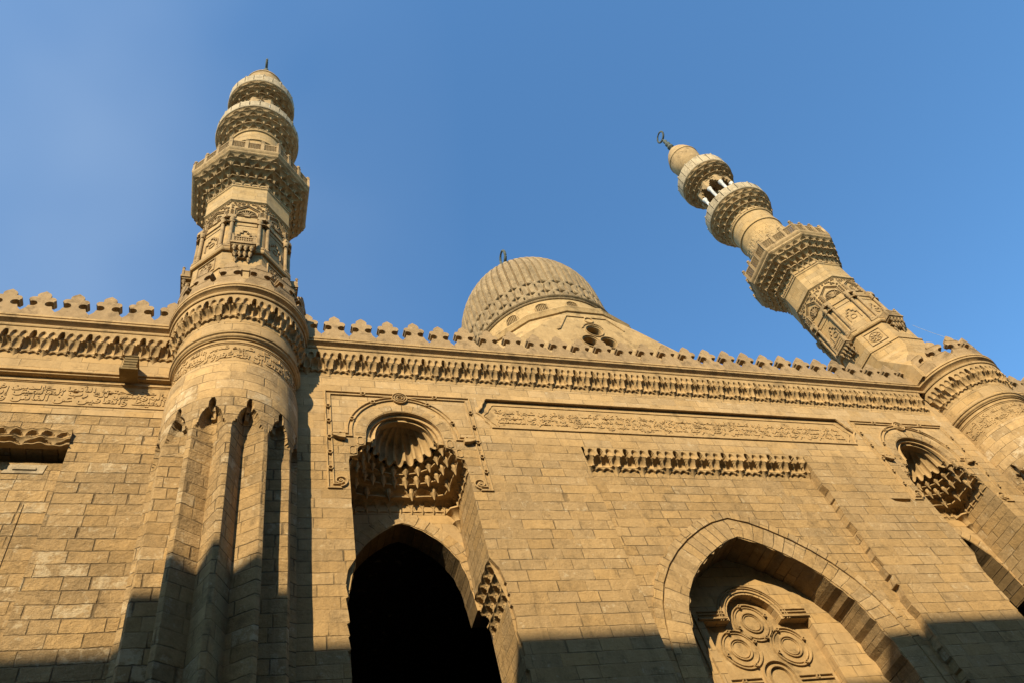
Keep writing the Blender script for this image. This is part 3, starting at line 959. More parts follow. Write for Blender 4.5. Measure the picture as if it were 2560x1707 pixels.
    def dbl(path, off, hh=0.055, w_=0.055):
        fm.ridge(offset_curve_simple(path, off), w_, hh, 0.0)
        fm.ridge(offset_curve_simple(path, -off), w_, hh, 0.0)
    def offset_curve_simple(path, d):
        P = [Vector(p) for p in path]; out = []
        for i in range(len(P)):
            a, b, c_ = P[max(i-1, 0)], P[i], P[min(i+1, len(P)-1)]
            d1 = (b-a) if i > 0 else (c_-b); d2 = (c_-b) if i < len(P)-1 else (b-a)
            n1 = Vector((-d1.y, d1.x)).normalized(); n2 = Vector((-d2.y, d2.x)).normalized()
            m = (n1+n2).normalized(); kk = d/max(0.4, m.dot(n1))
            out.append((b.x+m.x*kk, b.y+m.y*kk))
        return out
    W_ = 2.63
    outerp = [(-2.30, 19.80), (-W_, 19.80), (-W_, 24.55), (W_, 24.55), (W_, 19.80), (2.30, 19.80)]
    dbl(outerp, 0.085)
    innerp = [(-2.55, 22.28), (-1.93, 22.28), (-1.93, 22.45)]+arc(0, 22.45, 1.93, 176, 4, 31)+[(1.93, 22.45), (1.93, 22.28), (2.55, 22.28)]
    dbl(innerp, 0.075)
    for s in (-1, 1):
        # volutes at the feet
        cx, cz = s*2.33, 20.02
        sp = [(cx+s*(-1)*(0.24-0.19*t)*math.sin(t*3.2*PI)*-1*1.0, cz-(0.24-0.19*t)*math.cos(t*3.2*PI)) for t in np.linspace(0, 1, 26)]
        sp = [(cx-s*(0.24-0.19*t)*math.sin(t*3.0*PI), cz-(0.24-0.19*t)*math.cos(t*3.0*PI)) for t in np.linspace(0, 1, 26)]
        fm.ridge(sp, 0.06, 0.07, 0.0)
        ring_at(fm, cx, cz, 0.04, 0.05, 0.09, 0.0, 10)
        for z in (20.6, 21.35, 22.1, 22.95, 23.75):
            ring_at(fm, s*W_, z, 0.075, 0.045, 0.085, 0.0, 12)
        for a in (20, 58):
            ring_at(fm, s*1.93*math.cos(R(a)), 22.45+1.93*math.sin(R(a)), 0.075, 0.045, 0.085, 0.0, 12)
        ring_at(fm, s*2.25, 22.28, 0.07, 0.04, 0.08, 0.0, 12)
        ring_at(fm, s*1.35, 24.55, 0.075, 0.045, 0.085, 0.0, 12)
        # console under the foot of the inner moulding
        fm.prism(ccw([(s*2.55, 22.19), (s*2.1, 22.19), (s*2.1, 21.99), (s*2.3, 22.02), (s*2.5, 22.10)]), -0.16, 0.0)
    for r_k in (0.10, 0.19, 0.28):
        ring_at(fm, 0, 24.40, r_k, 0.045, 0.09, 0.0, 20)
    fm.build('knotted_frame', M_CARVE, rt)
    return rt
nch = make_niche()
nch.parent = FC; nch.location = (NX[0]-17, 0, 0)
n2_ = copy_tree(nch, FC); n2_.location = (NX[1]-17, 0, 0)

# cornice of the main front
cs = cornice_straight(1.2, 33.0)
loc0(cs.build('cornice', M_CARVE, FC, smooth=True))
bay = bay_mesh(PERIOD, BAYH, 0.30, lambda s, o, z: (s, -o-0.004, BAYZ+z), '', M_CARVE, ns=57)
bay0 = bay.build('stalactite_pendant', M_CARVE, FC, smooth=True)
bx = [2.76-0.8165+PERIOD*k for k in range(0, 37)]
bay0.location = (bx[0]-17, 0, 0)
for x in bx[1:]: put(bay0, FC, (x-17, 0, 0))
mer0 = merlon_mesh().build('merlon', M_MERLON, FC)
mx = [3.02+1.0835*k for k in range(-1, 28)]
mer0.location = (mx[0]-17, 0, 27.46)
for i, x in enumerate(mx[1:]): 
    c = put(mer0, FC, (x-17, random.uniform(-.02, .02), 27.46+random.uniform(-.02, .02)), random.uniform(-.02, .02)); c.scale = (random.uniform(.975, 1.0), 1, random.uniform(.96, 1.02))

# ================================================================== side walls
def side_wall(x0, x1, label, merl, rough_face=True, full=True):
    T = thing('side_wall', label, 'wall', ((x0+x1)/2, 0, 0))
    ox = -(x0+x1)/2
    wl = MB()
    top = 22.70
    if full:
        # lower rough part with shallow recess at its outer side
        rx = -5.02
        wl.poly([(x0, 0), (rx, 0), (rx, 20.88), (x0, 20.88)], [], lambda a, b: (a, 0.36, b))
        wl.strip([(x0, 20.88), (rx, 20.88)], 0.36, 0.7, flip=False)
        wl.poly([(x0, 20.88), (rx, 20.88), (rx, 21.30), (x0, 21.30)], [], lambda a, b: (a, 0.7, b))
        wl.strip([(rx, 21.3), (rx, 20.88)], 0.36, 0.7, flip=True)
        wl.strip([(rx, 21.3), (rx, 0)], 0.0, 0.36, flip=True)
        wl.strip([(x0, 21.3), (rx, 21.3)], 0.0, 0.7, flip=True)
        wl.poly([(rx, 0), (x1, 0), (x1, top), (x0, top), (x0, 21.3), (rx, 21.3)], [], lambda a, b: (a, 0.0, b))
    else:
        wl.poly([(x0, 0), (x1, 0), (x1, top), (x0, top)], [], lambda a, b: (a, 0.0, b))
    o = wl.build('lower_wall', M_ROUGH, T, loc=(ox, 0, 0))
    us = MB()
    zb, zt = 23.13, 24.62
    us.poly([(x0, top), (x1, top), (x1, zb), (x0, zb)], [], lambda a, b: (a, -0.02, b))
    us.poly([(x0, zt), (x1, zt), (x1, 27.3), (x0, 27.3)], [], lambda a, b: (a, -0.02, b))
    us.strip([(x0, zt), (x1, zt)], -0.02, 0.08, flip=True)
    us.strip([(x1, zb), (x0, zb)], -0.02, 0.08, flip=True)
    us.strip([(x0, top), (x1, top)], -0.02, 0.0, flip=True)
    us.box(x0, x1, 0.9, 1.2, 0, 27.3)
    us.build('upper_wall', M_SMOOTH, T, loc=(ox, 0, 0))
    bd = MB()
    bd.poly([(x0, zb), (x1, zb), (x1, zt), (x0, zt)], [], lambda a, b: (a, 0.078, b))
    bo = bd.build('inscription_band', M_TEXT, T, loc=(ox, 0, 0))
    fr = MB()
    fr.ridge([(x0, 24.78), (x1, 24.78)], 0.09, 0.09, -0.02)
    fr.ridge([(x0, 24.66), (x1, 24.66)], 0.07, 0.05, -0.02)
    fr.ridge([(x0, 24.40), (x1, 24.40)], 0.045, 0.04, 0.078)
    fr.ridge([(x0, 24.33), (x1, 24.33)], 0.03, 0.025, 0.078)
    fr.ridge([(x0, 23.11), (x1, 23.11)], 0.05, 0.03, -0.02)
    fr.build('band_moulding', M_CARVE, bo)
    lt = MB()
    if full:
        lettering(lt, [('والكاظمين الغيظ والعافين عن الناس والله يحب المحسنين والذين إذا فعلوا', 0.0, 0.50), ('المسلمين والمؤمنين لله رب العالمين إن الله غفور رحيم ولله ملك السماوات', 0.28, 0.80), ('جنات تجري من تحتها الأنهار خالدين فيها ونعم أجر العاملين قد خلت من', 0.55, 1.0)], x0+1.2, x1-0.2, 23.27, 24.27, lambda x, o, z: (x, 0.070-o, z), depth=0.017, offset=0.008)
    else:
        lettering(lt, [('إن الله غفور رحيم والله يحب المحسنين', 0.0, 1.0)], x0+0.6, x1-0.6, 23.3, 24.25, lambda x, o, z: (x, 0.070-o, z), depth=0.017, offset=0.008)
    lt.build('lettering', M_TEXT, bo)
    cornice_straight(x0, x1).build('cornice', M_CARVE, T, smooth=True, loc=(ox, 0, 0))
    n = int((x1-x0)/PERIOD)+1
    # pendants hang at measured spots
    b0 = None
    k = 0
    if full:
        xs_ = [-2.45-0.857*i for i in range(0, 15)]
    else:
        xs_ = [x0+0.3+PERIOD*i for i in range(int((x1-x0)/PERIOD))]
    for x in xs_:
        if x < x0+0.1: continue
        c = put(bay0, T, (x+ox, 0, 0)); c.scale = (1.05 if full else 1, 1, 1)
    for x in merl:
        put(mer0, T, (x+ox, random.uniform(-.01, .01), 27.46+random.uniform(-.015, .015)))
    if full:
        # broken stalactite cornice above the shallow recess
        rm = MB()
        xx = np.linspace(x0, -5.02, 24*16+1)
        brk = np.interp(xx, [-14, -6.6, -6.3, -5.6, -5.02], [1.0, 1.0, 0.93, 0.85, 0.70])
        wob_ = 0.02*np.sin(xx*7.3)+0.015*np.sin(xx*17.1)
        for z0_, z1_, lo_, hi_, w_ in ((21.22, 21.48, 0.08, 0.16, 0.83), (21.48, 21.80, 0.12, 0.20, 0.415)):
            f = ((xx+5.02)/w_+(0.5 if w_ > 0.5 else 0)) % 1.0; e = np.abs(2*f-1)
            seq = cell_rows(e, 8, lo_, hi_, 0.07, 0.03)
            rows = [np.stack([xx, -(o_*brk+wob_), np.full_like(xx, z0_+(z1_-z0_)*t_)+wob_*0.6], -1) for o_, t_ in seq]
            rows.insert(0, np.stack([xx, 0*xx+0.1, np.full_like(xx, z0_-0.01)], -1))
            rows.append(np.stack([xx, 0*xx+0.05, np.full_like(xx, z1_+0.03)], -1))
            rm.grid(np.array(rows), None)
        rm.box(-7.02, -6.86, -0.22, 0.1, 20.98, 21.25)
        rm.build('broken_stalactite_cornice', M_CARVE, T, loc=(ox, 0, 0))
        bb = MB()
        bb.prism(ccw([(-6.62, 20.42), (-5.55, 20.42), (-5.50, 20.78), (-6.45, 20.78)]), 0.335, 0.36)
        bb.box(-6.35, -5.75, 0.30, 0.36, 20.55, 20.63)
        bb.build('plaster_patch', M_PALE, T, loc=(ox, 0, 0))
        jg = MB()
        pts = [(-5.75, 0), (-5.75, 19.2)]
        jg.ridge(pts, 0.07, 0.03, 0.36)
        jg.build('vertical_joint', M_ROUGH, T, loc=(ox, 0, 0))
    return T
side_wall(-15.0, -0.5, 'rough weathered stone wall with carved inscription band left of the nearer round tower', [-3.02-1.087*i for i in range(0, 11)])
side_wall(34.6, 50.0, 'stone wall with merlons beyond the farther round tower at the right edge', [37.9+1.0835*i for i in range(0, 11)], full=False)

# ================================================================== round towers
def tower_shaft():
    mb = MB()
    A0, A1 = -R(96), R(96)
    nth = 12*16*2//2
    th = np.linspace(A0, A1, 385)
    zs = list(np.concatenate([[0, 6], np.arange(8, 19.9, 0.42), np.arange(19.9, 21.9, 0.045), [22.3, 23.26]]))
    flute = 2*PI/12
    q = (th/flute+0.5) % 1.0-0.5            # 0 at ridge, +-.5 in valley
    rows = []; uvs = []
    rg = random.Random(3)
    for z in zs:
        a = np.abs(q)*2                     # 0 ridge .. 1 valley
        v = 1-a                             # 0 valley
        ph_ = np.abs(q)*flute
        p1, p2 = R(1.9), R(15)
        x1_, y1_, x2_, y2_ = 2.12*math.cos(p1), 2.12*math.sin(p1), 1.57*math.cos(p2), 1.57*math.sin(p2)
        rl = (x1_*y2_-x2_*y1_)/(np.cos(ph_)*(y2_-y1_)-np.sin(ph_)*(x2_-x1_))
        base = np.where(ph_ < p1, 0.0, 2.12-rl)
        s_ = (1-a)                          # distance from valley centre 0..1
        if z < 19.9:
            dep = base
        elif z < 20.28:                     # small arched cells under the hollow
            t = (z-19.9)/0.38
            cell = np.abs(np.sin((1-a)*PI*1.5))
            dep = np.minimum(base, 0.54)*0.86-0.05*t+0.03*cell
            dep = np.where(a < 0.12, 0, dep)
        elif z < 21.0:                      # round hollow
            t = (z-20.28)/0.72
            wl = 0.62*np.sqrt(max(0, 1-t**2.2))*1.0
            lipw = np.clip(1-(s_/max(wl, 1e-3))**2, 0, 1)
            dep = np.where(s_ < wl, 0.10+0.30*np.sqrt(lipw), 0.0)
            dep = np.where(s_ < 0.16+0*s_, dep*(0.72 if t > 0.55 else 1.0), dep)
            dep = np.maximum(dep, 0.10*(t < 0.12)*(a > 0.3))
        elif z < 21.42:                     # pointed slot
            t = (z-21.0)/0.42
            wl = 0.20*math.sqrt(max(0, 1-t**2.5))
            dep = np.where(s_ < wl, 0.22, 0.0)
        else:
            dep = np.zeros_like(th)
        # slightly irregular courses: every course its own set-back on the ridges
        cz = int(z/0.42)
        rgc = random.Random(cz*13+5)
        jit = np.array([rgc.uniform(0, 0.03) for _ in range(14)])
        idx = np.clip(np.floor(th/flute+0.5).astype(int)+6, 0, 13)
        dep = dep+rgc.uniform(0, 0.02)
        r = 2.12-dep
        rows.append(np.stack([r*np.sin(th), -r*np.cos(th), np.full_like(th, z)], -1))
        arcl = np.concatenate([[0], np.cumsum(np.hypot(np.diff(r*np.sin(th)), np.diff(r*np.cos(th))))]) if z < 19.9 else 2.12*(th-A0)*1.12
        uvs.append(np.stack([arcl, np.full_like(th, z)], -1))
    mb.grid(np.array(rows), np.array(uvs))
    return mb
def make_tower(label):
    T = thing('round_tower', label, 'tower', (0, 0, 0), 'round towers of the mosque front')
    tower_shaft().build('fluted_shaft', M_TOWER, T, smooth=True, sharp=22)
    A = R(97)
    b = MB()
    b.lathe([(2.12, 23.26), (2.03, 23.27), (2.03, 24.55), (2.08, 24.56), (2.10, 24.62)], (0,0,0), 96, -A, A)
    bo = b.build('inscription_band', M_TEXT, T, smooth=True)
    rg = MB()
    rg.lathe([(2.10, 24.60), (2.14, 24.63), (2.16, 24.68), (2.15, 24.73), (2.20, 24.77), (2.21, 24.83), (2.17, 24.87), (2.11, 24.88)], (0,0,0), 96, -A, A)
    rg.lathe([(2.03, 24.36), (2.06, 24.37), (2.06, 24.41), (2.03, 24.42)], (0,0,0), 96, -A, A)
    rg.lathe([(2.03, 24.28), (2.05, 24.29), (2.05, 24.31), (2.03, 24.32)], (0,0,0), 96, -A, A)
    rg.build('ring_moulding', M_CARVE, T, smooth=True)
    lt = MB()
    lettering(lt, [('جزاكم الله كذلك إن الله غفور رحيم والله يحب', 0.0, 0.60), ('ولله ملك السماوات والأرض وما بينهما يخلق ما', 0.25, 0.85), ('وكان الله على كل شيء قدير والله بكل شيء', 0.60, 1.0)], -3.1, 3.1, 23.34, 24.24, lambda x, o, z: ((2.036+o)*math.sin(x/2.04), -(2.036+o)*math.cos(x/2.04), z), depth=0.018, offset=0.008)
    lt.build('lettering', M_TEXT, bo)
    dr = MB()
    dr.lathe([(2.10, 24.87), (2.10, 25.6), (2.10, 26.9)], (0,0,0), 96, -A, A)
    dr.lathe([(2.5, 27.47), (0.0, 27.48)], (0,0,0), 48)
    dr.lathe([(2.2, 26.9), (2.2, 27.47)], (0,0,0), 48, A, 2*PI-A)
    dr.lathe([(2.12, 0.0), (2.12, 26.9)], (0,0,0), 24, A, 2*PI-A)
    dr.build('drum', M_SMOOTH, T, smooth=True)
    co = MB()
    co.lathe([(2.12+o_, z) for o_, z in CORN if o_ > 0], (0,0,0), 96, -A, A)
    co.build('cornice', M_CARVE, T, smooth=True)
    st = R(20)
    bm = bay_mesh(st, BAYH, 0.30, lambda s, o_, z: ((2.104+o_)*math.sin(s), -(2.104+o_)*math.cos(s), BAYZ+z), '', M_CARVE, ns=57)
    b0 = bm.build('stalactite_pendant', M_CARVE, T, smooth=True)
    for k in (-4, -3, -2, -1, 1, 2, 3, 4):
        put(b0, T, None, k*st)
    m0 = merlon_mesh(False, 2.46).build('merlon', M_MERLON, T)
    ms = 2*PI/14
    m0.location = (0, 0, 27.46); m0.rotation_euler = (0, 0, ms/2)
    for k in list(range(-4, 0))+list(range(1, 4)):
        put(m0, T, (0, 0, 27.46), ms*(k+0.5))
    return T
tw1 = make_tower('nearer round fluted stone tower with inscription ring, below the left minaret')
tw1.location = (-0.5, 0, 0)
tw2 = copy_tree(tw1); tw2.location = (34.6, 0, 0)
tw2['label'] = 'farther round stone tower cut by the right edge, below the leaning right minaret'

# ================================================================== minarets
def rotz(v, a):
    c, s = math.cos(a), math.sin(a)
    return (v[0]*c-v[1]*s, v[0]*s+v[1]*c, v[2])
def octv(a, z, k0=0.0):
    r = a/math.cos(PI/8)
    return [(r*math.sin(PI/8+i*PI/4+k0), -r*math.cos(PI/8+i*PI/4+k0), z) for i in range(8)]
def oct_lathe(mb, prof):
    for (a0, z0), (a1, z1) in zip(prof[:-1], prof[1:]):
        A, B_ = octv(a0, z0), octv(a1, z1)
        for i in range(8):
            j = (i+1) % 8
            w0, w1 = a0*0.8284, a1*0.8284
            u0 = i*1.7
            mb.add([A[i], A[j], B_[j], B_[i]], [(0,1,2,3)], [(u0-w0/2, z0 if abs(z1-z0) > .02 else a0), (u0+w0/2, z0 if abs(z1-z0) > .02 else a0), (u0+w1/2, z1 if abs(z1-z0) > .02 else a1), (u0-w1/2, z1 if abs(z1-z0) > .02 else a1)])
AP = 1.93
def make_minaret(label):
    T = thing('minaret', label, 'minaret', (0, 0, 27.4), 'minarets rising behind the towers')
    D = (0, 0, -27.4)
    def P(mb, name, mat, par=T, smooth=False):
        o = mb.build(name, mat, par, smooth=smooth)
        if par is T: o.location = D
        return o
    # base: square to octagon
    b = MB()
    q = 1.98
    sq = [(-q,-q),(q,-q),(q,q),(-q,q)]
    b.add([(x,y,27.4) for x,y in sq]+[(x,y,28.3) for x,y in sq], [(0,1,5,4),(1,2,6,5),(2,3,7,6),(3,0,4,7)])
    O = octv(q, 30.3)
    S = [(x,y,28.3) for x,y in sq]
    # octagon corners: 0..7 start at angle 22.5 from -Y going +X
    b.add(S+O, [(0,1,4+0,4+7),(1,2,4+2,4+1),(2,3,4+4,4+3),(3,0,4+6,4+5),(1,4+1,4+0),(2,4+3,4+2),(3,4+5,4+4),(0,4+7,4+6)])
    oct_lathe(b, [(q, 30.3), (q, 30.95), (q+0.05, 30.97), (q+0.05, 31.05), (AP, 31.07), (AP, 32.55)])
    P(b, 'base', M_MIN)
    s = MB()
    oct_lathe(s, [(AP-0.03, 32.54), (AP+0.10, 32.55), (AP+0.14, 32.62), (AP+0.14, 32.80), (AP, 32.84), (AP-0.06, 32.85), (AP-0.06, 37.55), (AP, 37.6), (AP+0.05, 37.64), (AP+0.05, 37.74), (AP, 37.78), (AP, 39.2), (AP+0.05, 39.25), (AP+0.05, 39.35), (AP, 39.4), (AP-0.1, 41.9)])
    so_ = P(s, 'octagonal_shaft', M_MIN)
    # face carving, one face built facing -Y then turned
    def turned(mb, i):
        o = MB(); o.v = [rotz(v, i*PI/4) for v in mb.v]; o.f = mb.f; o.uv = mb.uv; return o
    yb = -AP+0.06
    f = MB()
    hw = AP*0.4142
    # gabled shell hood
    zc = 36.15
    gab = [(-0.56, 35.95), (-0.56, 36.75), (0, 37.25), (0.56, 36.75), (0.56, 35.95)]
    f.ridge(gab, 0.06, 0.09, yb)
    f.ridge([(x*0.86, 35.95+(z-35.95)*0.92) for x, z in gab], 0.035, 0.06, yb)
    for a in range(0, 181, 15):
        ca, sa = math.cos(R(a)), math.sin(R(a))
        f.ridge([(0.12*ca, zc+0.12*sa), (0.42*ca, zc+0.50*sa)], 0.05, 0.05+0.03*(a//15 % 2), yb)
    f.ridge(arc(0, zc, 0.44, 0, 180, 13, 0.52), 0.04, 0.09, yb)
    f.box(-0.12, 0.12, yb-0.07, yb, zc-0.06, zc+0.1)
    # arabesque
    rg = random.Random(11)
    for sx in (-1, 1):
        for k in range(9):
            x, z = sx*rg.uniform(0.2, 0.72), rg.uniform(36.9, 37.5)
            if z < 37.4-abs(x)*0.6: x = sx*0.68
            ring_at(f, x, z, rg.uniform(0.03, 0.07), 0.03, 0.05, yb, 9)
        for k in range(5):
            ring_at(f, sx*0.68, 36.0+k*0.17, 0.055, 0.03, 0.05, yb, 9)
    for k in range(7):
        ring_at(f, -0.6+0.2*k, 37.46, 0.05, 0.03, 0.05, yb, 9)
    # entablature + engaged column pair beside each corner
    for sx in (-1, 1):
        x0, x1 = sorted((sx*0.48, sx*(hw+0.03)))
        f.box(x0, x1, yb-0.22, yb, 35.62, 35.86)
        f.box(x0, x1, yb-0.20, yb, 35.20, 35.24)
        f.box(x0, x1, yb-0.20, yb, 32.85, 33.0)
        xc = sx*0.60
        f.lathe([(0.13, 35.62), (0.12, 35.45), (0.085, 35.30), (0.10, 35.27), (0.08, 35.22), (0.08, 33.3), (0.10, 33.25), (0.085, 33.2), (0.12, 33.1), (0.12, 33.0)][::-1], (xc, yb-0.10, 0), 12)
    f.ridge([(-0.48, 35.55), (0.48, 35.55)], 0.08, 0.06, yb)
    f.ridge([(-0.48, 35.2), (0.48, 35.2)], 0.03, 0.03, yb)
    f.ridge([(-0.34, 33.7), (-0.34, 34.25), (-0.22, 34.25), (-0.22, 34.45), (-0.1, 34.45), (-0.1, 34.65), (0.1, 34.65), (0.1, 34.45), (0.22, 34.45), (0.22, 34.25), (0.34, 34.25), (0.34, 33.7)], 0.06, 0.06, yb)
    ring_at(f, 0, 34.0, 0.16, 0.05, 0.04, yb, 16)
    fo = f.build('carved_face', M_CARVE2, T); fo.location = D
    for i in range(1, 8):
        put(fo, T, D, i*PI/4)
    # rosette panels on the diagonals
    r_ = MB()
    yr = -AP
    r_.ridge([(-0.46, 31.35), (0.46, 31.35), (0.46, 32.3), (-0.46, 32.3)], 0.05, 0.05, yr, close=True)
    ring_at(r_, 0, 31.83, 0.33, 0.04, 0.04, yr, 24)
    for k in range(8):
        a = k*PI/4
        r_.ridge([(0.07*math.cos(a), 31.83+0.07*math.sin(a)), (0.27*math.cos(a), 31.83+0.27*math.sin(a))], 0.10, 0.05, yr)
    ro = r_.build('rosette_panel', M_CARVE2, T); ro.location = D; ro.rotation_euler = (0, 0, PI/4)
    for i in (3, 5, 7): put(ro, T, D, i*PI/4)
    # little balconies on the cardinal faces
    k_ = MB()
    yo = -AP
    k_.box(-0.52, 0.52, yo-0.50, yo, 32.58, 32.70)
    k_.box(-0.47, 0.47, yo-0.44, yo, 32.50, 32.58)
    for x in (-0.48, 0.40):
        k_.box(x, x+0.09, yo-0.48, yo-0.39, 32.70, 33.28); k_.ball((x+0.045, yo-0.435, 33.35), 0.07, 8)
    k_.box(-0.48, 0.48, yo-0.47, yo-0.40, 33.12, 33.20)
    for i in range(9):
        k_.box(-0.40+i*0.095, -0.36+i*0.095, yo-0.45, yo-0.42, 32.70, 33.12)
    for z in (32.8, 32.95): k_.box(-0.4, 0.4, yo-0.46, yo-0.41, z, z+0.04)
    for sx in (-1, 1):
        x0, x1 = sorted((sx*0.46, sx*0.40))
        k_.box(x0, x1, yo-0.40, yo, 32.70, 33.15)
    k_.build('balconet', M_CARVE2, T).location = D
    k2 = MB()
    for tier, (z0, z1, oo, hwid) in enumerate([(32.28, 32.50, 0.42, 0.46), (32.02, 32.26, 0.27, 0.40), (31.80, 32.0, 0.13, 0.34)]):
        nn = 4
        for i in range(nn):
            x = -hwid+(2*hwid)*(i+0.5)/nn
            if i in (1, 2) and tier == 2: continue
            k2.lathe([(0.02, z0-0.10), (0.045, z0), (0.085, z0+0.08), (0.10, z1)], (x, yo-oo+0.08, 0), 8)
        k2.box(-hwid, hwid, yo-oo, yo, z1-0.03, z1)
    bko = [o for o in T.children if o.name.startswith('balconet')][0]
    k2.build('balconet_corbel', M_CARVE2, bko)
    for i in (2, 4, 6):
        c = copy_tree(bko, T); c.rotation_euler = (0, 0, i*PI/4)
    # first (octagonal) gallery: three rows of stalactites
    th = 2*PI
    cr = corbel_rows(32, [(39.42, 39.95, 1.93, 2.14), (39.95, 40.50, 2.12, 2.44), (40.50, 41.02, 2.42, 2.68), (41.02, 41.42, 2.66, 2.80)], 0, 2*PI, oct_rho, (0,0,0), per=12)
    P(cr, 'octagonal_stalactites', M_CARVE2, smooth=True)
    gl = MB()
    oct_lathe(gl, [(2.70, 41.40), (2.80, 41.42), (2.86, 41.50), (2.84, 41.62), (2.90, 41.72), (2.93, 41.80), (2.93, 41.90), (2.80, 41.92), (1.4, 41.93)])
    P(gl, 'gallery_ledge', M_CARVE2)
    # pierced parapet: posts with ball tops, lattice panels
    side = 2.84*0.8284
    post = MB()
    post.box(-0.085, 0.085, -2.93, -2.77, 41.9, 42.98); post.box(-0.10, 0.10, -2.945, -2.755, 42.86, 42.94)
    post.ball((0, -2.85, 43.1), 0.11, 10)
    panels = [0]
    pn = MB()
    wP = side/3
    pn.box(-wP/2, wP/2, -2.89, -2.81, 42.72, 42.84); pn.box(-wP/2, wP/2, -2.89, -2.81, 41.9, 42.02)
    nL = 4
    x0, x1, z0, z1 = -wP/2+0.08, wP/2-0.08, 42.0, 42.74
    for i in range(-4, 8):
        for sgn in (1, -1):
            pts = []
            for t in (0, 1):
                x = x0+(x1-x0)*(i/4.0)+(t*(z1-z0) if sgn > 0 else -t*(z1-z0)+0.0)
                pts.append((x, z0+t*(z1-z0)))
            (xa, za), (xb, zb_) = pts
            # clip to panel
            tlo, thi = 0.0, 1.0
            dx = xb-xa
            for lim, sg in ((x0, 1), (x1, -1)):
                fa, fb = sg*(xa-lim), sg*(xb-lim)
                if fa < 0 and fb < 0: tlo = 2
                elif fa < 0: tlo = max(tlo, fa/(fa-fb))
                elif fb < 0: thi = min(thi, fa/(fa-fb))
            if thi-tlo > 0.05 and tlo < 1:
                pn.ridge([(xa+dx*tlo, za+(zb_-za)*tlo), (xa+dx*thi, za+(zb_-za)*thi)], 0.045, 0.05, -2.825)
    po = post.build('gallery_post', M_CARVE2, T); po.location = D
    pa = pn.build('lattice_panel', M_CARVE2, T); pa.location = D
    def place_side(src, i, xoff):
        c = put(src, T, None, i*PI/4)
        v = rotz((xoff, 0, 0), i*PI/4)
        c.location = (v[0], v[1], D[2])
    first = True
    for i in range(8):
        for j in range(3):
            xo = (j-1)*wP
            if i == 0 and j == 1: pass
            else: place_side(pa, i, xo)
        for j in range(3):
            xo = -side/2+j*wP
            if i == 0 and j == 0:
                po.location = (xo, 0, D[2])
            else: place_side(po, i, xo)
    # round drum with chevron relief
    dm = MB()
    th_ = np.linspace(0, 2*PI, 241)[:-1]
    rows = []
    for z in np.arange(41.9, 46.6, 0.055):
        ph = (th_*15/PI) % 1.0
        zz = (z-42)/0.8
        tri = np.abs(((th_*12/(2*PI)+zz*0.5) % 1.0)-0.5)+0.0
        tri2 = np.abs(((th_*12/(2*PI)-zz*0.5) % 1.0)-0.5)
        band_ = ((np.minimum(tri, tri2) < 0.11)*0.035) if 43.0 < z < 45.6 else 0*th_
        vert = (((th_*36/(2*PI)) % 1.0) < 0.5)*0.03*((zz*1.0) % 1.0 > 0.2) if z > 43.0 and z < 45.6 else 0*th_
        r = 1.58+np.maximum(band_, vert)
        rows.append(np.stack([r*np.sin(th_), -r*np.cos(th_), np.full_like(th_, z)], -1))
    dm.grid(np.array(rows), None, closeu=True)
    dm.lathe([(1.58, 46.5), (1.66, 46.55), (1.66, 46.72), (1.60, 46.75), (1.60, 47.9), (1.68, 47.95), (1.70, 48.05), (1.66, 48.12), (1.62, 48.15), (1.6, 49.9)], (0,0,0), 64)
    P(dm, 'round_drum', M_MIN)
    cr = corbel_rows(20, [(48.15, 48.65, 1.62, 1.86), (48.65, 49.15, 1.84, 2.10), (49.15, 49.6, 2.08, 2.28), (49.6, 49.95, 2.26, 2.38)], 0, 2*PI, one, (0,0,0), per=14)
    P(cr, 'upper_stalactites', M_CARVE2, smooth=True)
    def parapet(z0, z1, r, n, name):
        mb = MB()
        mb.lathe([(r-0.12, z0-0.14), (r, z0-0.12), (r+0.03, z0-0.04), (r+0.03, z0), (r-0.02, z0+0.02)], (0,0,0), 64)
        for i in range(n):
            a0, a1 = 2*PI*i/n, 2*PI*(i+1)/n-0.02
            dz = random.uniform(-0.04, 0.04); dr = random.uniform(-0.015, 0.02)
            mb.lathe([(r-0.11, z0), (r+dr, z0), (r+dr+0.02, z1-0.1+dz), (r+dr, z1+dz), (r-0.11, z1+dz), (r-0.11, z0)], (0,0,0), 2, a0, a1)
            if i % 2 == 0:
                mb.ball((r*math.sin(a0)*0.97, -r*math.cos(a0)*0.97, z1+0.12), 0.10, 8)
        mb.lathe([(r-0.1, z0), (0.3, z0+0.01)], (0,0,0), 32)
        P(mb, name, M_PALE)
    parapet(50.1, 50.9, 2.42, 26, 'round_parapet')
    # lantern of marble columns
    col = MB()
    rc = 1.27
    col.lathe([(0.16, 50.2), (0.16, 50.5), (0.115, 50.6), (0.115, 53.2), (0.14, 53.25), (0.11, 53.3), (0.17, 53.55), (0.19, 53.6), (0.19, 53.7)], (0, -rc, 0), 14)
    co = col.build('marble_column', M_MARBLE, T); co.location = D; co.rotation_euler = (0, 0, PI/8)
    for i in range(1, 8): put(co, T, D, PI/8+i*PI/4)
    ln = MB()
    for i in range(8):
        # keel arch spandrel between two columns, with stepped edge
        m_ = MB()
        hwc = rc*math.tan(PI/8)*1.0
        edge = [(-hwc*0.82, 53.6), (-hwc*0.82, 53.8), (-hwc*0.62, 53.85), (-hwc*0.58, 54.05), (-hwc*0.36, 54.12), (-hwc*0.30, 54.32), (-hwc*0.1, 54.4), (0, 54.6)]
        edge = edge+[(-x, z) for x, z in edge[::-1][1:]]
        pts = ccw([(-hwc*1.06, 53.6), *edge, (hwc*1.06, 53.6), (hwc*1.06, 54.95), (-hwc*1.06, 54.95)])
        m_.prism(pts, -rc-0.08, -rc+0.12)
        ln.add([rotz(v, i*PI/4) for v in m_.v], m_.f)
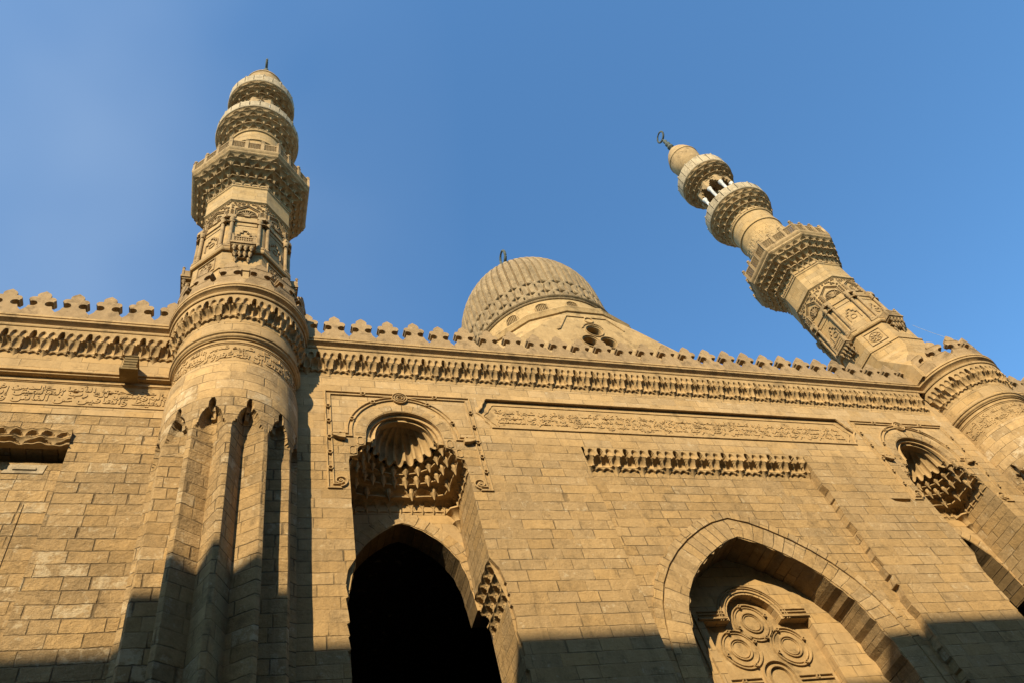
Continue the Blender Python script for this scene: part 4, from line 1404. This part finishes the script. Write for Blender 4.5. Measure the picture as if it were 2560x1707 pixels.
    ln.lathe([(rc-0.05, 54.85), (0.05, 54.86)], (0,0,0), 32)
    ln.lathe([(0.22, 50.1), (0.22, 54.85)], (0,0,0), 16)
    P(ln, 'lantern_arches', M_CARVE2)
    cr = corbel_rows(16, [(54.55, 54.88, 1.36, 1.58), (54.88, 55.28, 1.56, 1.86), (55.28, 55.65, 1.84, 2.03), (55.65, 55.96, 2.01, 2.10)], 0, 2*PI, one, (0,0,0), per=14)
    P(cr, 'lantern_stalactites', M_CARVE2, smooth=True)
    parapet(56.1, 57.2, 2.12, 22, 'crown_parapet')
    bl = MB()
    prof = [(0.86, 56.2), (0.84, 58.0), (0.82, 58.7), (0.90, 58.9), (1.08, 59.25), (1.21, 59.8), (1.28, 60.4), (1.28, 60.9), (1.33, 60.94), (1.33, 61.04), (1.27, 61.08), (1.20, 61.5), (1.20, 61.56), (1.08, 61.95), (0.92, 62.35), (0.68, 62.8), (0.40, 63.15), (0.12, 63.45)]
    bl.lathe(prof, (0,0,0), 48)
    P(bl, 'bulb', M_CARVE2, smooth=True)
    fi = MB()
    zf = 63.4
    fi.lathe([(0.18, zf), (0.11, zf+0.3), (0.11, zf+0.42), (0.28, zf+0.62), (0.28, zf+0.80), (0.10, zf+1.02), (0.10, zf+1.12), (0.24, zf+1.34), (0.24, zf+1.46), (0.09, zf+1.68), (0.09, zf+1.8), (0.19, zf+2.0), (0.17, zf+2.16), (0.07, zf+2.32), (0.06, zf+2.7)], (0,0,0), 16)
    fi.tube([(0.0, 0.50*math.sin(a), zf+3.2-0.56*math.cos(a)) for a in np.linspace(0.0, 2*PI, 25)[:-1]], [0.065+0.035*abs(math.cos(a/2)) for a in np.linspace(0, 2*PI, 25)[:-1]], 8, close=True)
    P(fi, 'crescent_finial', M_BRONZE, smooth=True)
    return T
mn1 = make_minaret('upright minaret seen head on, rising behind the nearer round tower')
mn1.location = (-0.76, 1.0, 27.4)
mn2 = copy_tree(mn1); mn2.location = (34.05, 1.0, 27.4)
mn2['label'] = 'minaret leaning left with white lantern columns showing, at the right end of the roofline'

# ================================================================== dome
def make_dome():
    T = thing('ribbed_dome', 'brown ribbed stone dome with interlaced ribs rising behind the merlons in the middle', 'dome', (17.05, 7.5, 27.4))
    D = (0, 0, -27.4)
    nr = 64
    # profile
    zb = 38.45
    prof = []
    for h in np.linspace(0, 11.06, 60):
        q_ = min(max((h-3.36)/(11.06-3.36), 0), 1)
        prof.append((max(0.06, 4.66*(1-q_**1.9)**1.215), h))
    zz = np.array([p[1] for p in prof]); rr = np.array([p[0] for p in prof])
    L = np.concatenate([[0], np.cumsum(np.hypot(np.diff(zz), np.diff(rr)))])
    ls = np.concatenate([np.arange(0, 2.9, 0.03), np.linspace(2.9, L[-1], 50)])
    th = np.linspace(0, 2*PI, nr*14+1)[:-1]
    rows = []
    for l in ls:
        z = np.interp(l, L, zz); r0 = np.interp(l, L, rr)
        ph = th*nr/(2*PI)
        def rib(c):                 # distance of ph to nearest rib whose centre is shifted by c
            d = np.abs(((ph-c+0.5) % 1.0)-0.5)
            return np.clip((0.34-d)/0.06, 0, 1)*(0.75+0.25*np.cos(d/0.34*PI/2))
        # pairs of ribs cross between l=.7 and l=3.0
        def ribp(c, par):
            d = np.abs(((ph-c-par+1.0) % 2.0)-1.0)
            return np.clip((0.445-d)/0.06, 0, 1)*(0.8+0.2*np.cos(np.clip(d/0.445, 0, 1)*PI/2))
        def zig(l):
            # shift: 0 outside, swings to +1 and back, twice
            t = (l-0.40)/2.1
            if t <= 0 or t >= 1: return 0.0
            x = t*2
            return ss(min(1, (x % 1)*2.2)) if int(x) == 0 and (x % 1) < .4545 else (1.0 if x < 1 else 1.0-ss(min(1, (x-1)*2.2)) if (x-1) < .4545 else 0.0)
        s_ = float(zig(l))
        f = np.maximum(ribp(s_, 0), ribp(-s_, 1))
        if l < 0.25: f = np.maximum(f, 1-l/0.25)
        dep = 0.19*f
        k = min(1, r0/1.2)
        r = r0-0.19*k+dep*k
        rows.append(np.stack([r*np.sin(th), -r*np.cos(th), np.full_like(th, zb+z)], -1))
    d = MB(); d.grid(np.array(rows), None, closeu=True)
    do = d.build('ribbed_shell', M_DOME, T, smooth=True); do.location = D
    rg = MB()
    rg.lathe([(4.55, zb-0.30), (4.66, zb-0.28), (4.70, zb-0.22), (4.68, zb-0.16), (4.76, zb-0.12), (4.80, zb-0.04), (4.76, zb+0.04), (4.6, zb+0.06)], (0,0,0), 96)
    rg.build('dome_ring', M_DOME, T, smooth=True).location = D
    dr = MB()
    dr.lathe([(4.60, 36.0), (4.60, zb-0.28)], (0,0,0), 96)
    dr.build('drum', M_CARVE, T, smooth=True).location = D
    wn = MB()
    y0 = -4.60
    wn.ridge([(-0.36, 36.6), (-0.36, 37.45)]+arc(0, 37.45, 0.36, 180, 0, 12)+[(0.36, 37.45), (0.36, 36.6)], 0.07, 0.10, y0-0.0)
    bk = MB()
    bk.prism([(-0.34, 36.6), (0.34, 36.6), (0.34, 37.45)]+arc(0, 37.45, 0.34, 0, 180, 10)[1:]+[(-0.34, 36.7)], y0-0.03, y0+0.1)
    lat = MB()
    for i in range(-3, 4):
        x = i*0.1
        top = 37.45+math.sqrt(max(0, 0.34**2-x*x))
        lat.ridge([(x, 36.6), (x, top)], 0.035, 0.03, y0-0.03)
    for i in range(10):
        z = 36.7+i*0.11; hw_ = 0.34 if z < 37.45 else math.sqrt(max(0.01, 0.34**2-(z-37.45)**2))
        lat.ridge([(-hw_, z), (hw_, z)], 0.03, 0.034, y0-0.03)
    wo = wn.build('window_frame', M_CARVE, T); 
    wo.name = 'drum_window'
    wo.location = D; wo.rotation_euler = (0, 0, 0)
    bk.build('opening_shade_plate', M_DARK, wo); lat.build('lattice', M_CARVE, wo)  # solid plate on the uncut drum, window shade painted as dark colour
    for i in range(1, 16):
        c = copy_tree(wo, T); c.rotation_euler = (0, 0, i*PI/8)
    # sixteen-sided zone down to the square
    r16 = 5.39
    def ng(n, r, z, ph=0.0): return [(r*math.sin(ph+2*PI*(i+0.5)/n), -r*math.cos(ph+2*PI*(i+0.5)/n), z) for i in range(n)]
    tz = MB()
    H = 5.29
    prof16 = [(H/math.cos(PI/16)-0.02, 35.55), (r16+0.10, 35.60), (r16+0.16, 35.78), (r16+0.10, 35.86), (r16+0.16, 36.0), (r16+0.12, 36.1), (4.5, 36.35)]
    for (ra, za), (rb_, zb2) in zip(prof16[:-1], prof16[1:]):
        A, B_ = ng(16, ra, za), ng(16, rb_, zb2)
        for i in range(16):
            j = (i+1) % 16
            tz.add([A[i], A[j], B_[j], B_[i]], [(0,1,2,3)])
    P(tz, T, 'zone_cornice') if False else tz.build('zone_cornice', M_CARVE, T).__setattr__('location', D)
    # pendentive prisms: square top at 33.2 rises to the 16 sides
    pz = MB()
    tops = ng(16, H/math.cos(PI/16), 35.55)
    hs = H
    def P16(i): return tops[i % 16]
    # face centre -Y: vertices 15 and 0 ; corner between faces at i=3|4
    for s_ in range(4):
        a = s_*PI/2
        t = [rotz(v, a) for v in [P16(15), P16(0), P16(1), P16(2), P16(3)]]
        # vertical face trapezoid (pentagon) on -Y side
        bl_, br_ = rotz((-hs, -hs, 31.6), a), rotz((hs, -hs, 31.6), a)
        m0_, m1_ = rotz((-hs*0.52, -hs, 34.0), a), rotz((hs*0.52, -hs, 34.0), a)
        # wall face with a round-hole cluster
        def fw(x, z, a=a): return rotz((x, -hs, z), a)
        outl = [(-hs, 31.2), (hs, 31.2), (hs, 31.9), (hs*0.50, 34.35), (P16(0)[0], 35.55), (P16(15)[0], 35.55), (-hs*0.50, 34.35), (-hs, 31.9)]
        oc = [(0.02, 33.88), (-0.50, 32.88), (0.54, 32.88)]
        hol = [arc(x, z, 0.42, 360, 0, 25)[:-1] for x, z in oc]
        pz.poly(outl, hol, fw)
        for h_ in hol:
            w_ = MB(); w_.strip(h_, 0, 0.35, close=True, flip=False)
            pz.add([rotz((x, -hs+y, z), a) for x, y, z in w_.v], w_.f)
        # corner facets
        c0 = rotz((hs, -hs, 31.9), a)
        k1 = rotz((hs*0.50, -hs, 34.35), a)
        k2 = rotz((hs, -hs*0.50, 34.35), a)
        A16 = [rotz(P16(i), a) for i in (0, 1, 2, 3)]
        Z4 = rotz(P16(3), a)
        mid = rotz((hs*0.80, -hs*0.80, 33.4), a)
        pz.add([c0, k1, mid], [(0,2,1)][::-1]); pz.add([c0, mid, k2], [(0,2,1)])
        pz.add([k1, mid, A16[1], A16[0]], [(0,1,2,3)])
        pz.add([mid, A16[2], A16[1]], [(0,1,2)])
        pz.add([mid, k2, A16[3], A16[2]], [(0,1,2,3)])
    pz.build('transition_zone', M_CARVE, T).location = D
    om = MB()
    for x, z in ((0.02, 33.88), (-0.50, 32.88), (0.54, 32.88)):
        ring_at(om, x, z, 0.50, 0.07, 0.07, -hs, 28)
    ring_at(om, 0.0, 34.88, 0.24, 0.06, 0.07, -hs, 20)
    om.ridge([(-2.15, 33.75), (-1.95, 33.85), (-1.25, 35.15), (-0.2, 35.15)], 0.09, 0.06, -hs)
    om.ridge([(0.2, 35.15), (1.1, 35.15), (1.85, 34.1)], 0.09, 0.06, -hs)
    om.ridge([(-0.62, 34.1), *arc(0.02, 33.95, 0.62, 160, 20, 12)], 0.06, 0.06, -hs)
    oo = om.build('oculus_moulding', M_CARVE, T); oo.location = D
    ins = MB()
    ins.lathe([(0.01, 31.0), (4.85, 31.0), (4.85, 34.9), (0.01, 34.9)], (0,0,0), 24)
    ins.build('dark_interior', M_DARK, T).location = D  # closed drum behind the oculi, shade painted into its colour
    bs_ = MB()
    bs_.box(-hs-0.02, hs+0.02, -hs-0.02, hs+0.02, 27.4, 31.2)
    bs_.build('square_base', M_MIN, T).location = D
    fi = MB()
    zt = zb+10.75
    fi.lathe([(0.40, zt-0.1), (0.24, zt+0.2), (0.16, zt+0.45), (0.18, zt+0.6), (0.36, zt+0.85), (0.38, zt+1.05), (0.16, zt+1.3), (0.10, zt+1.55)], (0,0,0), 16)
    fi.tube([(0.0, 0.50*math.sin(a), zt+2.2-0.70*math.cos(a)) for a in np.linspace(0, 2*PI, 29)[:-1]], [0.07+0.05*abs(math.cos(a/2)) for a in np.linspace(0, 2*PI, 29)[:-1]], 8, close=True)
    fi.build('crescent_finial', M_BRONZE, T, smooth=True).location = D
    return T
make_dome()

# roof slab behind the parapets
rf = MB()
rf.box(-15, 50, 0.02, 14, 26.9, 27.2)
ro = rf.build('roof_terrace', M_SMOOTH); tag(ro, 'flat stone roof terrace behind the merlons of the front', 'roof')

# small lamp box on the left wall
bxm = thing('lamp_box', 'small brown slatted metal box standing out from the left wall under the cornice', 'lamp box', (-3.90, -0.25, 24.46))
bb = MB(); bb.box(-0.20, 0.20, -0.30, 0.22, 0.08, 0.75); bb.build('housing', M_BOX, bxm)
bb = MB()
for i in range(4): bb.box(-0.21, 0.21, -0.32, -0.30, 0.16+i*0.15, 0.25+i*0.15)
bb.box(-0.215, 0.215, -0.33, 0.22, 0.751, 0.79)
bb.build('slats', M_BOX, bxm)
bb = MB(); bb.box(-0.28, 0.28, -0.36, 0.22, 0.0, 0.08); bb.build('foot', M_BOX, bxm)

# thin cable from the right minaret to the tower
cb = MB()
p0, p1 = Vector((36.0, -0.7, 33.0)), Vector((35.4, -2.3, 28.9))
pts = [p0.lerp(p1, t)-Vector((0, 0, 0.25*math.sin(PI*t))) for t in np.linspace(0, 1, 12)]
cb.tube(pts, 0.009, 5)
cbo = cb.build('cable', M_WIRE); tag(cbo, 'thin grey cable running from the right minaret down to the tower merlons', 'cable')

# ================================================================== building across the street (its roof line casts the shade on the lower walls)
KS = math.tan(SUN_EL)/math.cos(SUN_AZ)
HT = 14.15+30*KS
op = thing('opposite_building', 'plain stone building across the street behind the viewer', 'building', (0, -36, 0))
ob = MB(); ob.box(-160, 90, 0, 6, 0, HT); ob.build('wall', M_OPP, op)
